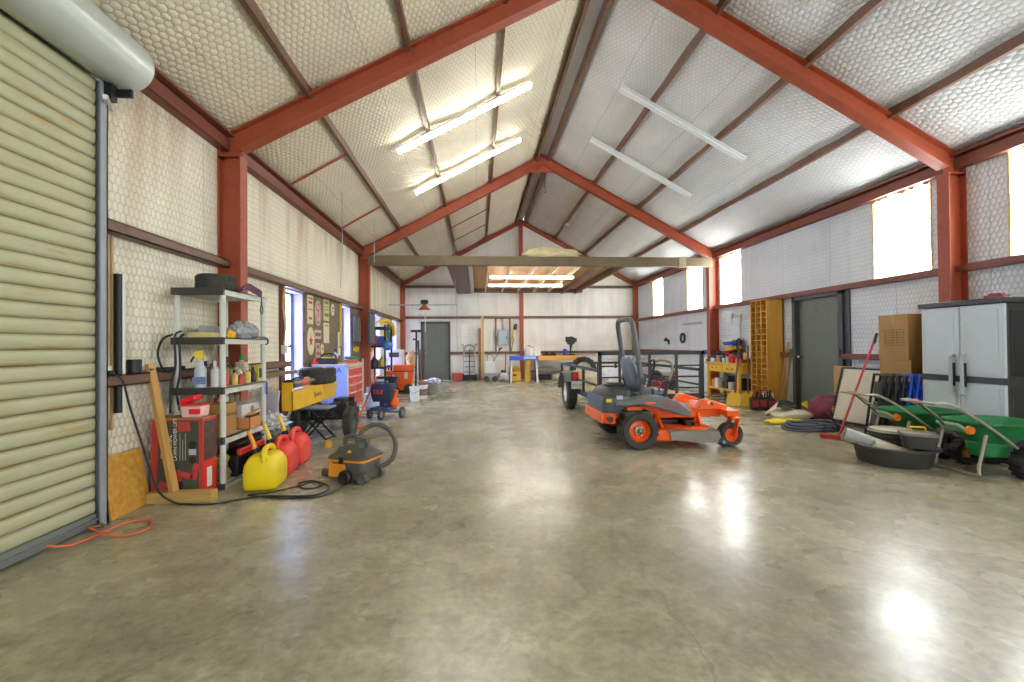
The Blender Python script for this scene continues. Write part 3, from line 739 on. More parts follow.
b = B(); b.hull([(-.06, -.018, .3), (-.06, .018, .3), (.03, -.018, .29), (.03, .018, .29), (.02, -.018, .345), (.02, .018, .345), (-.04, -.018, .335), (-.04, .018, .335), (-.005, -.016, .25), (.02, .016, .25)]); b.done('trigger_head', M('spray_yellow', (236, 208, 36), .4), t, bevel=.004)
B().tube([(-.035, 0, .3), (-.06, 0, .27), (-.075, 0, .235)], .008, 6).done('trigger', BLACK, t)
cols = {'wh': M('bottle_white', (222, 220, 212), .4), 'br': M('bottle_brown', (118, 98, 80), .4), 'rd': M('bottle_red', (176, 60, 52), .4), 'yl': M('bottle_yellow', (206, 178, 80), .4), 'gn': M('bottle_green_cap', (34, 140, 56), .4), 'bk': BLACK, 'ol': M('bottle_olive', (128, 124, 84), .4), 'cr': M('bottle_cream', (206, 196, 160), .4)}
bs = [('brown bottle with dark cap right of the spray bottle', .02, -.25, .036, .22, 'br', 'bk', 0), ('white bottle with red band at the front leg', .08, -.3, .034, .24, 'wh', 'wh', 0),
      ('tall brown can behind the brown bottle', -.06, -.2, .035, .24, 'br', 'bk', 0), ('red can right behind the shelf front leg', .14, -.24, .034, .2, 'rd', 'bk', 0),
      ('dark-capped olive bottle at shelf middle', .05, -.08, .036, .25, 'ol', 'bk', 0), ('short yellow bottle at shelf middle front', .15, -.1, .032, .15, 'yl', 'bk', 0),
      ('cream square jug at shelf middle', .1, .02, .045, .21, 'cr', 'br', 1), ('brown-labelled bottle behind cream jug', -.02, .05, .04, .26, 'br', 'bk', 0),
      ('yellow can in front of green-capped bottle', .17, .1, .034, .17, 'yl', 'wh', 0), ('cream jug with a green spray cap', .08, .17, .055, .3, 'cr', 'gn', 1),
      ('slim white bottle behind the red can', .02, -.16, .03, .23, 'wh', 'rd', 0), ('small red-capped can near shelf middle', .17, -.02, .03, .13, 'rd', 'wh', 0),
      ('dark olive bottle behind the green-capped jug', -.08, .2, .04, .27, 'ol', 'bk', 0), ('brown jar beside the black squeeze bottle', .1, .28, .04, .17, 'br', 'yl', 0),
      ('black squeeze bottle near the far end', .17, .22, .03, .16, 'bk', 'bk', 0)]
for d, x, y, r, h, c1, c2, sq in bs:
    bottle('bottle', d + ' on third shelf', on_shelf(2, x, y), r, h, cols[c1], cols[c2], sq=bool(sq))
t = T('oil_can_box', 'black and yellow box at the far end of the third shelf', 'box', on_shelf(2, .16, .34))
B().bx(-.03, .03, -.045, .045, 0, .18).done('carton', M('box_yellow', (206, 190, 70), .5), t, bevel=.003); B().bx(.03, .032, -.03, .03, .04, .14).done('label_patch', M('box_dark', (60, 66, 36)), t)
# blue rag strap at leg
B().box((0, 0, -.07), (.01, .03, .13)).done('blue_tag', M('blue_plastic', (34, 66, 200), .5), loc=(-2.31, 5.01, .92), bevel=.003, label='small blue tag hanging from the far end of the third shelf', cat='tag')
# fourth shelf
t = T('tall_carton', 'brown taped carton on the fourth shelf behind the front leg', 'box', on_shelf(1, .06, -.27))
B().bx(-.14, .14, -.11, .11, 0, .3).done('carton', M('carton_ochre', (168, 124, 58), .7), t, bevel=.004); B().bx(-.1405, .1405, -.1105, .1105, .18, .21).done('tape', M('tape_brown', (138, 100, 52), .35), t)
t = T('white_carton', 'white printed carton on the fourth shelf', 'box', on_shelf(1, .0, .22))
B().bx(-.16, .16, -.2, .2, 0, .24).done('carton', M('offwhite_card', (214, 212, 204), .6), t, bevel=.004)
B().bx(.16, .162, -.15, .15, .08, .12).done('print_band', M('ink_black', (50, 48, 46)), t); B().lathe([(0, 0), (.035, 0), (.035, .003), (0, .003)], (.16, 0, .18), 16, 'x').done('print_logo', M('ink_brown', (150, 120, 90)), t)
t = T('open_carton', 'small open carton with raised tan flaps on the fourth shelf edge', 'box', on_shelf(1, .19, .08))
b = B(); b.bx(-.07, .07, -.11, .11, 0, .006); b.bx(-.07, -.064, -.11, .11, 0, .12); b.bx(.064, .07, -.11, .11, 0, .12); b.bx(-.07, .07, -.11, -.104, 0, .12); b.bx(-.07, .07, .104, .11, 0, .12)
b.done('carton', M('card_orange', (204, 136, 72), .7), t)
b = B(); b.box((.03, .04, .16), (.13, .22, .006), (.15, -.35, 0)); b.done('flap', M('card_tan', (220, 178, 108), .7), t)
for i, (c, y) in enumerate((('red', -.02), ('white', .1), ('olive', .2), ('red-brown', .3))):
    bottle('can', c + ' can standing on cartons under the third shelf', on_shelf(1, -.05, y + .0)[:2] + (.712,), .035, .13, {'red': cols['rd'], 'white': cols['wh'], 'olive': cols['ol'], 'red-brown': cols['br']}[c], BLACK, group='cans on the white carton')
# bottom shelf
t = T('black_tray', 'black tray with red-edged tools on the bottom shelf', 'tray', on_shelf(0, .1, .08))
b = B(); b.bx(-.12, .12, -.26, .26, 0, .16); b.done('bin', BLACK, t, bevel=.01); B().bx(-.13, .13, -.28, .28, .16, .2).done('lid', DARK, t, bevel=.008)
b = B(); b.bx(.1, .14, -.24, .24, .2, .26); b.done('red_case', REDP, t, bevel=.006); b = B(); b.bar((.14, -.3, .32), (.1, .3, .3), .03, .02); b.done('pry_bar', DARK, t)
B().lump((0, 0, .06), (.07, .07, .08), 4, .2).done('paper_sack', M('kraft_sack', (168, 146, 98), .8), loc=on_shelf(0, .13, -.27), label='small kraft sack on the bottom shelf beside the front leg', cat='sack')
t = T('green_ball', 'yellow-green glove on the bottom shelf tray', 'glove', on_shelf(0, .1, -.16)); t.location.z += .0
B().lump((0, -.06, .19), (.06, .06, .04), 8, .3).bx(-.03, .03, -.1, -.02, .0, .165).done('glove', M('lime_cloth', (190, 190, 50), .8), t)

# fuel cans
def fuel_can(label, loc, rz, mat, spout, s=1., group='jerry cans on the floor'):
    t = T('fuel_can', label, 'fuel can', loc, rz, group)
    W, D, H = .145 * s, .19 * s, .315 * s
    ring = []
    def rr(w, y0, y1, z, k=.045 * s):
        out = []
        for (cx, cy, a0) in ((w - k, y1 - k, 0), (-w + k, y1 - k, PI / 2), (-w + k, y0 + k, PI), (w - k, y0 + k, 1.5 * PI)):
            for j in range(4): a = a0 + j * PI / 6; out.append((cx + k * math.cos(a), cy + k * math.sin(a), z))
        return out
    B().loft([rr(W * .93, -D * .95, D * .95, 0), rr(W, -D, D, .02 * s), rr(W, -D, D, H * .6), rr(W * .99, -D * .99, D * .95, H * .72), rr(W * .72, -D * .9, D * .7, H * .96), rr(W * .6, -D * .8, D * .6, H)]).done('body', mat, t, ang=50, sub=1)
    B().tube([(W * .25, -D * .86, H * .8), (W * .2, -D * .85, H * 1.02), (W * .15, -D * .5, H * 1.15), (W * .15, D * .1, H * 1.17), (W * .15, D * .6, H * 1.08), (W * .15, D * .8, H * .85)], .024 * s, 10).done('handle', mat, t)
    B().cyl((-W * .55, D * .1, H * .92), (-W * .7, D * .12, H * 1.1), .032 * s, n=16).done('collar', BLACK, t)
    b = B(); b.tube([(-W * .7, D * .12, H * 1.08), (-W * .85, D * .15, H * 1.3), (-W * 1.15, D * .2, H * 1.62)], lambda q: (.026 - .013 * q) * s, 10)
    b.done('spout', spout, t)
    return t
SPO = M('orange_spout', (244, 148, 34), .4); SPY = M('yellow_spout', (240, 206, 40), .4)
fuel_can('yellow fuel can with an orange spout', (-1.99, 4.3, 0), .12, YEL, SPO, 1.0)
fuel_can('red fuel can in the middle, directly behind the yellow one', (-2.05, 4.72, 0), .1, REDP, SPY, 1.0)
fuel_can('red fuel can farthest back, nearest the folding stool', (-2.08, 5.14, 0), .1, M('red_plastic_bright', (238, 66, 52), .38), SPY, 1.02)

# shop vacuum
t = T('shop_vacuum', 'grey and orange wet-dry vacuum with an arching hose', 'vacuum', (-1.2, 4.42, 0), -.38); t.scale = (.93, .93, .95)
GREYV = M('vac_grey', (92, 90, 82), .45, 0, .12); ORV = M('vac_orange', (232, 150, 44), .45, 0, .15, 8)
def rbox(w, d, z, k=.06, n=5, ox=0, oy=0):
    out = []
    for (cx, cy, a0) in ((w - k, d - k, 0), (-w + k, d - k, PI / 2), (-w + k, -d + k, PI), (w - k, -d + k, 1.5 * PI)):
        for j in range(n): a = a0 + j * PI / 2 / (n - 1); out.append((ox + cx + k * math.cos(a), oy + cy + k * math.sin(a), z))
    return out
B().loft([rbox(.19, .15, .035), rbox(.2, .16, .06), rbox(.215, .175, .215)]).done('tank', GREYV, t)
b = B(); b.box((-.1, -.168, .135), (.2, .02, .15), (-.09, 0, 0)); b.box((-.208, -.02, .135), (.018, .26, .15), (0, -.09, 0)); b.done('front_panel', ORV, t, bevel=.006)
B().loft([rbox(.225, .185, .215, .07), rbox(.225, .185, .245, .07)]).done('rim', ORV, t)
B().loft([rbox(.235, .195, .24, .08), rbox(.235, .195, .262, .08), rbox(.18, .15, .3, .08), rbox(.15, .12, .345, .07), rbox(.1, .08, .36, .05)]).done('lid', M('vac_dark', (82, 80, 72), .45), t)
B().tube([(-.13, 0, .35), (-.12, 0, .42), (-.04, 0, .44), (.08, 0, .44), (.14, 0, .42), (.14, 0, .34)], .022, 10).done('handle', GREYV, t)
b = B(); b.cyl((.1, -.06, .25), (.1, -.06, .46), .045, n=16); b.bx(.06, .2, -.1, -.02, .4, .45); b.done('motor_stack', GREYV, t, bevel=.006)
B().bx(-.06, -.01, -.2, -.17, .2, .27).done('latch', BLACK, t, bevel=.006)
B().lathe([(0, 0), (.022, 0), (.022, .01), (0, .01)], (.03, -.148, .305), 14, 'y').done('knob', YEL, t)
for (x, y) in ((.02, -.2), (.2, .13), (-.16, .17), (.19, -.15)):
    wv = T('wheel', None, None, (x, y, .06 if (x, y) != (.02, -.2) else .072)); wv.parent = t
    r = .06 if (x, y) != (.02, -.2) else .072
    B().lathe([(0, -.02), (r * .5, -.022), (r * .85, -.03), (r, -.02), (r, .02), (r * .85, .03), (r * .5, .022), (0, .02)], n=22, axis='y').done('tread', BLACK if r > .065 else GREYV, wv)
B().tube([(.19, .05, .16), (.27, .07, .14), (.36, .12, .2), (.38, .16, .34), (.33, .16, .46), (.25, .14, .53), (.16, .1, .55), (.09, .05, .52), (.06, .0, .46), (.06, -.02, .4)], .024, 12).done('hose', M('hose_grey', (88, 84, 74), .55), t)
B().tube([(-.19, .02, .06), (-.3, .0, .045), (-.4, -.02, .05)], lambda q: .03 + .012 * q, 10).done('nozzle', M('vac_brown', (96, 76, 58), .5), t)
# ------------------------------------------------------------------ left wall, second bay
YM = M('machine_yellow', (236, 184, 30), .42, 0, .12, 6, dirt=(200, 150, 30))
STG = M('dull_steel', (140, 138, 134), .35, .6, .15)
# log splitter
t = T('log_splitter', 'yellow log splitter with a long steel beam beside the folding stool', 'log splitter', (-2.4, 6.5, 0))
def beam_pts(y): return .52 + .0 * y
b = B(); b.bx(-.01, .01, -.75, .9, .52, .72); b.bx(-.06, .06, -.75, .9, .49, .51); b.bx(-.06, .06, -.75, .9, .715, .735); b.bx(-.06, .07, -.77, -.75, .49, .85)
b.done('beam', YM, t, bevel=.004)
b = B(); b.prism([(-.77, .49), (.9, .49), (1.0, .735), (-.77, .735)], 'yz', .055, .07); b.done('side_plate', YM, t, bevel=.004)
text('Speeco', .11, (.0715, -.05, .585), FACE_XP, M('dark_brown_ink', (110, 70, 24)), t)
b = B(); b.cyl((0, -.7, .82), (0, -.1, .82), .06, n=20); b.cyl((0, -.1, .82), (0, .12, .82), .025, n=12); b.done('ram_cylinder', STG, t)
b = B(); b.cyl((0, -.4, .82), (0, -.2, .82), .062, n=20); b.done('label_band', M('label_orange', (222, 110, 60), .4), t)
b = B(); b.cyl((0, -.73, .82), (0, -.69, .82), .07, n=20); b.tube([(.02, -.65, .87), (.05, -.6, .9), (.06, -.4, .885)], .012, 6); b.done('fitting', DARK, t)
b = B(); b.bx(.05, .085, .32, .4, .6, 1.0); b.done('wedge', YM, t)
b = B(); b.bx(-.2, .2, .55, 1.0, .18, .36); b.done('engine_base', DARK, t)
b = B(); b.bx(.1, .36, .5, .95, .22, .42); b.cyl((.36, .72, .33), (.44, .72, .33), .1, n=18); b.cyl((.3, .55, .42), (.3, .55, .5), .05, n=14); b.bx(.08, .3, .75, 1.0, .38, .47); b.done('engine', DARK, t, bevel=.012)
b = B(); b.cyl((.36, .8, .42), (.36, .8, .49), .035, .045, n=14); b.done('fuel_cap', BLACK, t)
b = B(); b.bar((.0, .2, .5), (.3, .35, .22), .05, .05); b.bar((0, .2, .5), (-.3, .35, .22), .05, .05); b.bar((-.3, .35, .22), (.5, .35, .22), .05, .05); b.done('axle_frame', DARK, t); b = B(); b.bar((-.02, -.7, .5), (-.2, -.8, .06), .04, .04); b.bx(-.26, -.14, -.85, -.75, 0, .06); b.done('stand_leg', DARK, t)
tyre('wheel', None, (.56, .0, .22), .22, .12, .1, (0, PI / 2, 0), M('rim_dull', (96, 92, 84), .5), parent=t)
tyre('wheel', None, (-.28, .35, .22), .22, .12, .1, (0, PI / 2, 0), M('rim_dull'), parent=t)
B().bar((.56, .0, .22), (.3, .35, .22), .03, .03).done('axle_arm', DARK, t)
tyre('spare_tyre', 'fat black tyre lying flat on the yellow log splitter', (-2.47, 6.97, .86), .27, .24, .14, (0, 0, 0), M('rim_blue_grey', (150, 156, 176), .4), lug=20)

# folding stool
t = T('folding_stool', 'folding stool with crossed black legs and blue-grey top behind the fuel cans', 'stool', (-2.27, 6.4, 0), -.1)
B().bx(-.22, .22, -.15, .15, .43, .46).done('seat', M('stool_blue', (120, 126, 156), .5), t, bevel=.012)
for y in (-.13, .13):
    B().bar((-.2, y, .43), (.2, y, .0), .022, .022).done('leg', BLACK, t); B().bar((.2, y * .9, .43), (-.2, y * .9, .0), .022, .022).done('leg', BLACK, t)
b = B()
for x in (-.2, .2): b.bar((x, -.14, .03), (x, .14, .03), .016, .016)
b.done('stretcher', BLACK, t)
# stuff under and beside
t = T('plastic_sheet', 'pale grey plastic fender panel leaning behind the shelving', 'panel', (-2.6, 5.55, 0))
b = B(); b.loft([[(-.2, -.02, 0), (.1, -.02, 0), (.1, .02, 0), (-.2, .02, 0)], [(-.17, .0, .35), (.14, .0, .35), (.14, .04, .35), (-.17, .04, .35)], [(-.1, .06, .72), (.16, .06, .76), (.16, .09, .76), (-.1, .09, .72)]]); b.done('panel', M('pale_lilac_grey', (196, 190, 196), .5), t)
t = T('chain_bag', 'crumpled clear bag of chain on the floor behind the fuel cans', 'bag', (-2.42, 5.3, 0))
b = B(); b.bx(-.16, .16, -.2, .2, 0, .34); b.done('crate', M('crate_grey', (120, 122, 116), .6, 0, .3, 14), t, bevel=.02)
B().lump((0, 0, .42), (.17, .2, .12), 2, .45, 16, 5).done('bag', M('bag_silver', (204, 206, 204), .25, .1, .4, 25), t)
B().bx(-.14, .14, -.18, .18, 0, .3).done('tool_case', DARK, loc=(-2.6, 5.95, 0), bevel=.02, label='dark tool case on the floor under the splitter beam', cat='case')
B().bx(-.04, .04, -.04, .04, 0, .09).done('wood_chock', M('chock_orange', (222, 160, 52), .6), loc=(-1.93, 5.85, 0), rz=.3, bevel=.004, label='small yellow wooden chock on the floor beside the stool', cat='block')
b = B(); b.bx(-.2, .2, -.05, .05, 0, .03); b.done('orange_tray', M('orange_tray', (238, 104, 44), .45), loc=(-1.95, 7.15, 0), rz=.2, bevel=.008, label='flat orange tray on the floor under the tool chest', cat='tray')

# tool chest
t = T('tool_chest', 'rolling tool chest with pale blue side and red drawers', 'tool chest', (-2.5, 8.12, 0))
CB = M('chest_blue', (150, 166, 222), .4, 0, .06, 3); CRED = M('drawer_red', (222, 62, 60), .38, 0, .08, 4); CBE = M('chest_trim_beige', (214, 200, 164), .45)
B().bx(-.3, .28, -.45, .45, .2, .98).done('cabinet', CB, t, bevel=.008)
b = B(); b.bx(.28, .3, -.45, .45, .2, .24); b.bx(.28, .3, -.45, .45, .94, .99); b.bx(.28, .3, -.45, -.43, .2, .98); b.bx(.28, .3, .43, .45, .2, .98); b.bx(.28, .296, .0, .03, .22, .72); b.done('face_frame', CBE, t)
def drawer(y0, y1, z0, z1):
    d = B().bx(.281, .302, y0, y1, z0, z1).done('drawer', CRED, t, bevel=.005)
    b = B(); b.bx(.302, .322, y0 + .01, y1 - .01, z1 - .025, z1 - .005); b.done('pull', CBE, d)
drawer(-.425, .425, .8, .935); drawer(-.425, -.005, .66, .785); drawer(.035, .425, .66, .785); drawer(-.425, -.005, .52, .645); drawer(.035, .425, .52, .645); drawer(-.425, -.005, .25, .505); drawer(.035, .425, .25, .505)
B().bx(-.31, .31, -.46, .46, .98, 1.0).done('top', CBE, t, bevel=.006)
B().box((.305, .47, .62), (.03, .02, .9)).done('side_handle', CBE, t)
for x in (-.24, .22):
    for y in (-.38, .38):
        b = B(); b.lathe([(0, -.02), (.08, -.02), (.095, -.012), (.095, .012), (.08, .02), (0, .02)], (x, y, .095), 20, 'x'); b.bx(x - .03, x + .03, y - .03, y + .03, .17, .2); b.done('caster', BLACK, t)
b = B(); b.sph((.0, -.452, .82), (.07, .006, .07), 14); b.done('red_sticker', M('sticker_red', (224, 70, 96), .5), t)
text('CA', .12, (.02, -.4515, .86), FACE_CAM, M('navy_ink', (60, 70, 130)), t)
t = T('battery_charger', 'black and yellow battery charger case on the tool chest', 'charger', (-2.58, 7.85, 1.0), .1)
B().bx(-.15, .13, -.14, .14, 0, .1).done('case', BLACK, t, bevel=.02); B().box((.0, -.0, .105), (.22, .2, .02), (0, .1, 0)).done('cover', M('charger_yellow', (232, 200, 60), .4), t, bevel=.006)
B().tube([(-.12, 0, .1), (-.1, 0, .16), (.0, 0, .18), (.1, 0, .15), (.12, 0, .1)], .013, 8).done('handle', BLACK, t)
t = T('red_jack', 'small red trolley jack on the bench end by the window', 'jack', (-2.77, 7.74, 1.0))
b = B(); b.bx(-.06, .06, -.05, .05, 0, .05); b.box((.0, 0, .07), (.04, .08, .08), (0, .5, 0)); b.done('jack', M('jack_red', (214, 50, 44), .4), t, bevel=.008)
bottle('white_bottle', 'white squeeze bottle on the tool chest below the second window', (-2.55, 8.1, 1.0), .045, .26, M('bottle_lilac', (206, 204, 226), .35), BLACK, group=None)
t = T('green_drill_case', 'green and red tools piled on the far end of the tool chest', 'tools', (-2.35, 8.35, 1.0))
B().box((0, 0, .03), (.24, .14, .06), (0, 0, .3)).done('red_tool', M('tool_red', (206, 96, 80), .5), t, bevel=.02); B().box((.0, .04, .085), (.22, .12, .05), (0, .1, -.3)).done('green_tool', M('tool_green', (54, 150, 90), .5), t, bevel=.015)

# board on the wall with metal signs
PEG = M('mottled_pegboard', (128, 112, 84), .7, 0, .5, 14, dirt=(78, 68, 50))
for y0, y1 in ((7.53, 9.55), (10.22, 11.0)):
    B().bx(XL, XL + .03, y0, y1, .95, 2.28).done('pegboard', PEG, label=('mottled brown wall board carrying the metal signs' if y0 < 8 else 'narrow mottled wall board beside the second column'), cat='board', group=None)
SG = 'metal signs on the wall board'
CREAM = M('sign_cream', (222, 208, 168), .5, 0, .12, 12); PINKS = M('sign_pink', (206, 176, 168), .5, 0, .15, 12); SRED = M('sign_red', (180, 66, 60), .5); SGRN = M('sign_green', (96, 110, 70), .5)
def plate(label, y, z, w, h, mat, marks, rnd=False):
    t = T('metal_sign', label, 'sign', (XL + .032, y, z), group=SG)
    if rnd: B().lathe([(0, 0), (1, 0), (1, .008), (0, .008)], n=32, axis='x', sx=h / 2, sy=w / 2).done('plate', mat, t)
    else: B().bx(0, .008, -w / 2, w / 2, -h / 2, h / 2).done('plate', mat, t, bevel=.003)
    marks(t)
def bars(mat, rows):
    def f(t):
        for (y, z, w, h) in rows: B().bx(.008, .0105, y - w / 2, y + w / 2, z - h / 2, z + h / 2).done('print', mat, t)
    return f
def star(mat, r, ring=True):
    def f(t):
        pts = [((r if i % 2 == 0 else r * .42) * math.sin(i * PI / 5), (r if i % 2 == 0 else r * .42) * math.cos(i * PI / 5)) for i in range(10)]
        B().prism(pts, 'yz', .008, .0105).done('star', mat, t)
    return f
plate('tall cream sign at left end of the wall board', 7.75, 1.94, .26, .5, CREAM, bars(SRED, [(0, .19, .2, .025), (0, .12, .16, .05), (0, .0, .18, .02), (0, -.15, .14, .04)]))
plate('round pink sign with a dark figure, right of the tall cream sign', 8.12, 1.9, .3, .46, PINKS, lambda t: (B().lathe([(.8, .008), (.92, .008), (.92, .011), (.8, .011)], n=28, axis='x', sx=.2, sy=.13, closed=True).done('ring', SRED, t), bars(SRED, [(0, 0, .03, .16), (0, .05, .1, .03)])(t)), True)
plate('yellow-green sign near the top middle of the board', 8.55, 2.0, .3, .42, M('sign_olive', (196, 192, 132), .5, 0, .15, 12), bars(SGRN, [(0, .13, .22, .04), (0, .05, .24, .015), (0, .0, .2, .015), (0, -.1, .22, .06)]))
plate('plain cream sign below the yellow-green sign', 8.55, 1.56, .3, .38, CREAM, bars(SGRN, [(0, .14, .2, .02)]))
plate('small wide cream sign in the middle of the board', 8.1, 1.52, .32, .16, PINKS, bars(LETD, [(-.09, 0, .06, .06), (0, 0, .05, .06), (.09, 0, .06, .06)]))
plate('round cream sign with a red star low on the board', 7.77, 1.4, .32, .48, CREAM, star(SRED, .1), True)
plate('small square pink sign pair low on the board', 8.1, 1.24, .2, .26, PINKS, bars(SRED, [(0, .06, .12, .06), (0, -.06, .12, .06)]))
plate('small white scalloped sign beside the pink pair', 8.32, 1.26, .16, .2, CREAM, bars(SRED, [(0, 0, .06, .04)]), True)
plate('small white emblem sign at top right of the board', 8.92, 2.03, .18, .24, M('sign_white', (216, 212, 204), .5, 0, .1), bars(LETD, [(0, .03, .08, .03), (0, -.03, .05, .02)]), True)
t = T('spirit_level', 'long yellow spirit level hanging left of the second window', 'level', (XL + .045, 9.38, 1.3))
B().bx(-.012, .012, -.03, .03, 0, .95).done('bar', M('level_yellow', (226, 190, 40), .4), t); B().bx(.012, .014, -.015, .015, .44, .52).done('vial', WHITE, t)
t = T('wall_outlet', 'white outlet and switch strip at the foot of the wall board', 'outlet', (XL + .035, 9.25, 1.2))
B().bx(0, .03, -.06, .06, -.08, .08).done('box', WHITE, t, bevel=.005); B().bx(.0, .02, -.03, .03, .1, .4).done('conduit', WHITE, t)
t = T('stud_post', 'red-brown steel stud with a pale outlet box beside the first window', 'post', (XL, 6.7, 0))
B().bx(.0, .03, -.06, .08, 0, 2.2).done('stud', M('stud_brown', (112, 58, 44), .5), t); B().bx(.03, .08, -.06, .05, 1.2, 1.33).done('outlet_box', PALEGREY, t, bevel=.005)
b = B(); b.tube([(.05, .0, 2.18), (.06, -.05, 1.9), (.05, .03, 1.6), (.05, -.01, 1.34)], .012, 6); b.tube([(.05, .03, 2.18), (.06, .02, 1.8), (.05, .05, 1.55), (.05, .0, 1.34)], .012, 6); b.done('cable', M('cable_cream', (214, 190, 140), .6), t)
B().bx(XL, XL + .3, 5.3, 6.55, .92, .97).done('wall_bench', wood('bench_brown', (132, 112, 88), .7, .6, 2, 'Y'), label='narrow brown wall bench behind the log splitter', cat='bench')
# hanging rod to ceiling
B().tube([(-2.3, 7.7, roofz(-2.3) - .08), (-2.3, 7.7, 3.), (-2.34, 7.72, 2.3)], .007, 6).done('hanging_wire', GALV, label='thin wire hanging from the left roof slope to the wall board', cat='wire')
B().cyl((-2.2, 9.6, roofz(-2.2) - .07), (-2.2, 9.6, 3.1), .008, n=6).done('hanging_wire', GALV, label='thin rod hanging from the roof beside the second column', cat='wire')
# dark slatted panels
def slatpanel(label, loc, rz, w, h, n):
    t = T('slatted_panel', label, 'panel', loc, rz)
    b = B(); b.bx(-.03, .03, -w / 2, w / 2, 0, h); b.done('panel', M('panel_charcoal', (70, 72, 70), .5), t, bevel=.01)
    for i in range(n): B().bx(.03, .04, -w / 2 + (i + .25) * w / n, -w / 2 + (i + .75) * w / n, .03, h - .03).done('slat', M('panel_grey', (112, 114, 112), .45), t)
slatpanel('dark slatted panel hanging on the narrow wall board', (XL + .07, 10.5, 1.4), 0, .5, .62, 3)
slatpanel('dark slatted panel hanging on the inner face of the second column', (-2.6, 10.98, 1.34), .0, .5, .78, 4)
t = T('yellow_clamp', 'yellow clamp hanging under the slatted panel on the wall board', 'clamp', (XL + .04, 10.5, 1.2))
b = B(); b.bx(0, .03, -.2, .2, .06, .1); b.bx(0, .03, -.2, -.15, 0, .1); b.bx(0, .03, .15, .2, 0, .1); b.bx(0, .03, -.03, .03, -.02, .1); b.done('clamp', M('level_yellow'), t)

# push spreader-mower with navy bag
t = T('push_mower', 'push mower with a navy grass bag and orange handlebar', 'mower', (-1.72, 8.12, 0), -.25); t.scale = (.86, .86, .86)
NAVY = M('navy_canvas', (40, 46, 72), .7, 0, .12); ORG = M('kubota_orange', (244, 98, 24), .38, 0, .05, 4)
B().loft([rbox(.17, .12, .36, .05, 4, .0, -.03), rbox(.22, .15, .48, .06, 4), rbox(.24, .17, .64, .06, 4, 0, .03), rbox(.22, .15, .72, .06, 4, 0, .05)]).done('grass_bag', NAVY, t)
text('OLE', .12, (-.12, -.2, .53), (PI / 2 - .2, 0, 0), M('orange_ink', (232, 92, 52)), t)
b = B(); b.tube([(-.26, .25, .85), (-.28, .1, .7), (-.36, -.2, .2), (-.42, -.36, .04)], .018, 8); b.done('handlebar', ORG, t)
b = B(); b.tube([(-.3, .25, .82), (-.1, .28, .83), (.22, .28, .83)], .025, 8); b.tube([(.22, .25, .85), (.2, .1, .6), (.18, .1, .3)], .016, 8); b.done('handle_grip', BLACK, t)
b = B(); b.bx(-.2, .2, -.2, .26, .16, .24); b.cyl((0, .1, .24), (0, .1, .34), .12, n=18); b.done('deck', M('navy_metal', (62, 72, 110), .4), t, bevel=.02)
b = B(); b.sph((.2, .12, .32), (.09, .12, .12), 14); b.box((.22, .1, .48), (.06, .1, .22), (0, .4, 0)); b.done('engine_cover', ORG, t)
for x, y, r in ((-.24, -.12, .1), (.08, -.26, .12), (.4, .05, .12), (-.2, .3, .1)):
    wv = T('wheel', None, None, (x, y, r)); wv.parent = t
    B().lathe([(r * .6, -.022), (r * .95, -.025), (r, 0), (r * .95, .025), (r * .6, .022)], n=22, axis='x', closed=True).done('tread', RUBBER, wv)
    B().lathe([(0, -.02), (r * .62, -.02), (r * .62, .02), (0, .02)], n=16, axis='x').done('hub', M('hub_grey', (120, 124, 134), .4), wv)
b = B(); b.bar((.1, .0, .13), (.4, .05, .13), .025, .025); b.bar((-.24, -.12, .12), (.08, -.2, .14), .025, .025); b.done('axle', M('axle_navy', (54, 62, 96), .4), t)
# propane tank
t = T('propane_tank', 'white-blue propane tank behind the push mower', 'gas tank', (-2.2, 9.25, 0))
B().lathe([(0, .03), (.12, .03), (.15, .07), (.155, .1), (.155, .26), (.14, .32), (.08, .36), (0, .365)], n=26).done('tank', M('tank_blue_white', (190, 206, 240), .35), t)
B().lathe([(.1, 0), (.115, 0), (.115, .05), (.1, .05)], n=20, closed=True).done('foot_ring', M('tank_blue_white'), t)
b = B(); b.lathe([(.085, .36), (.095, .36), (.095, .46), (.085, .46)], n=20, closed=True); b.done('collar', M('tank_blue_white'), t); B().cyl((0, 0, .36), (0, 0, .43), .025).done('valve', M('brass'), t)
# black wire rack
t = T('storage_rack', 'black metal storage rack by the window beyond the second column', 'rack', (-2.6, 11.9, 0))
for z in (.15, .75, 1.3, 1.78):
    b = B(); b.bx(-.23, .23, -.42, .42, z, z + .012)
    for s in (-1, 1): b.bx(s * .22 - .01, s * .22 + .01, -.42, .42, z - .03, z + .02); b.bx(-.23, .23, s * .42 - .01, s * .42 + .01, z - .03, z + .02)
    b.done('shelf', BLACK, t)
for x in (-1, 1):
    for y in (-1, 1): B().bx(x * .225 - .02, x * .225 + .02, y * .42 - .02, y * .42 + .02, 0, 1.85).done('post', BLACK, t)
def rk(z, x, y): return (-2.6 + x, 11.9 + y, z + .022)
def simple(name, label, cat, b, mat, loc, rz=0, group=None, bevel=.006):
    return b.done(name, mat, loc=loc, rz=rz, bevel=bevel, label=label, cat=cat, group=group)
simple('white_helmet', 'white helmet on top of the black rack', 'helmet', B().lathe([(.13, 0), (.135, .03), (.12, .1), (.07, .15), (0, .16)], n=20), WHITE, rk(1.78, -.05, -.25))
B().tube([(-.1, -.2, .08), (.0, -.05, .16), (.1, .15, .15), (.18, .28, .08), (.2, .36, -.05), (.2, .38, -.25)], .055, 12).done('yellow_duct', M('duct_yellow', (230, 190, 40), .5), loc=rk(1.8, .08, .1), label='fat yellow flexible duct drooping off the black rack top', cat='duct')
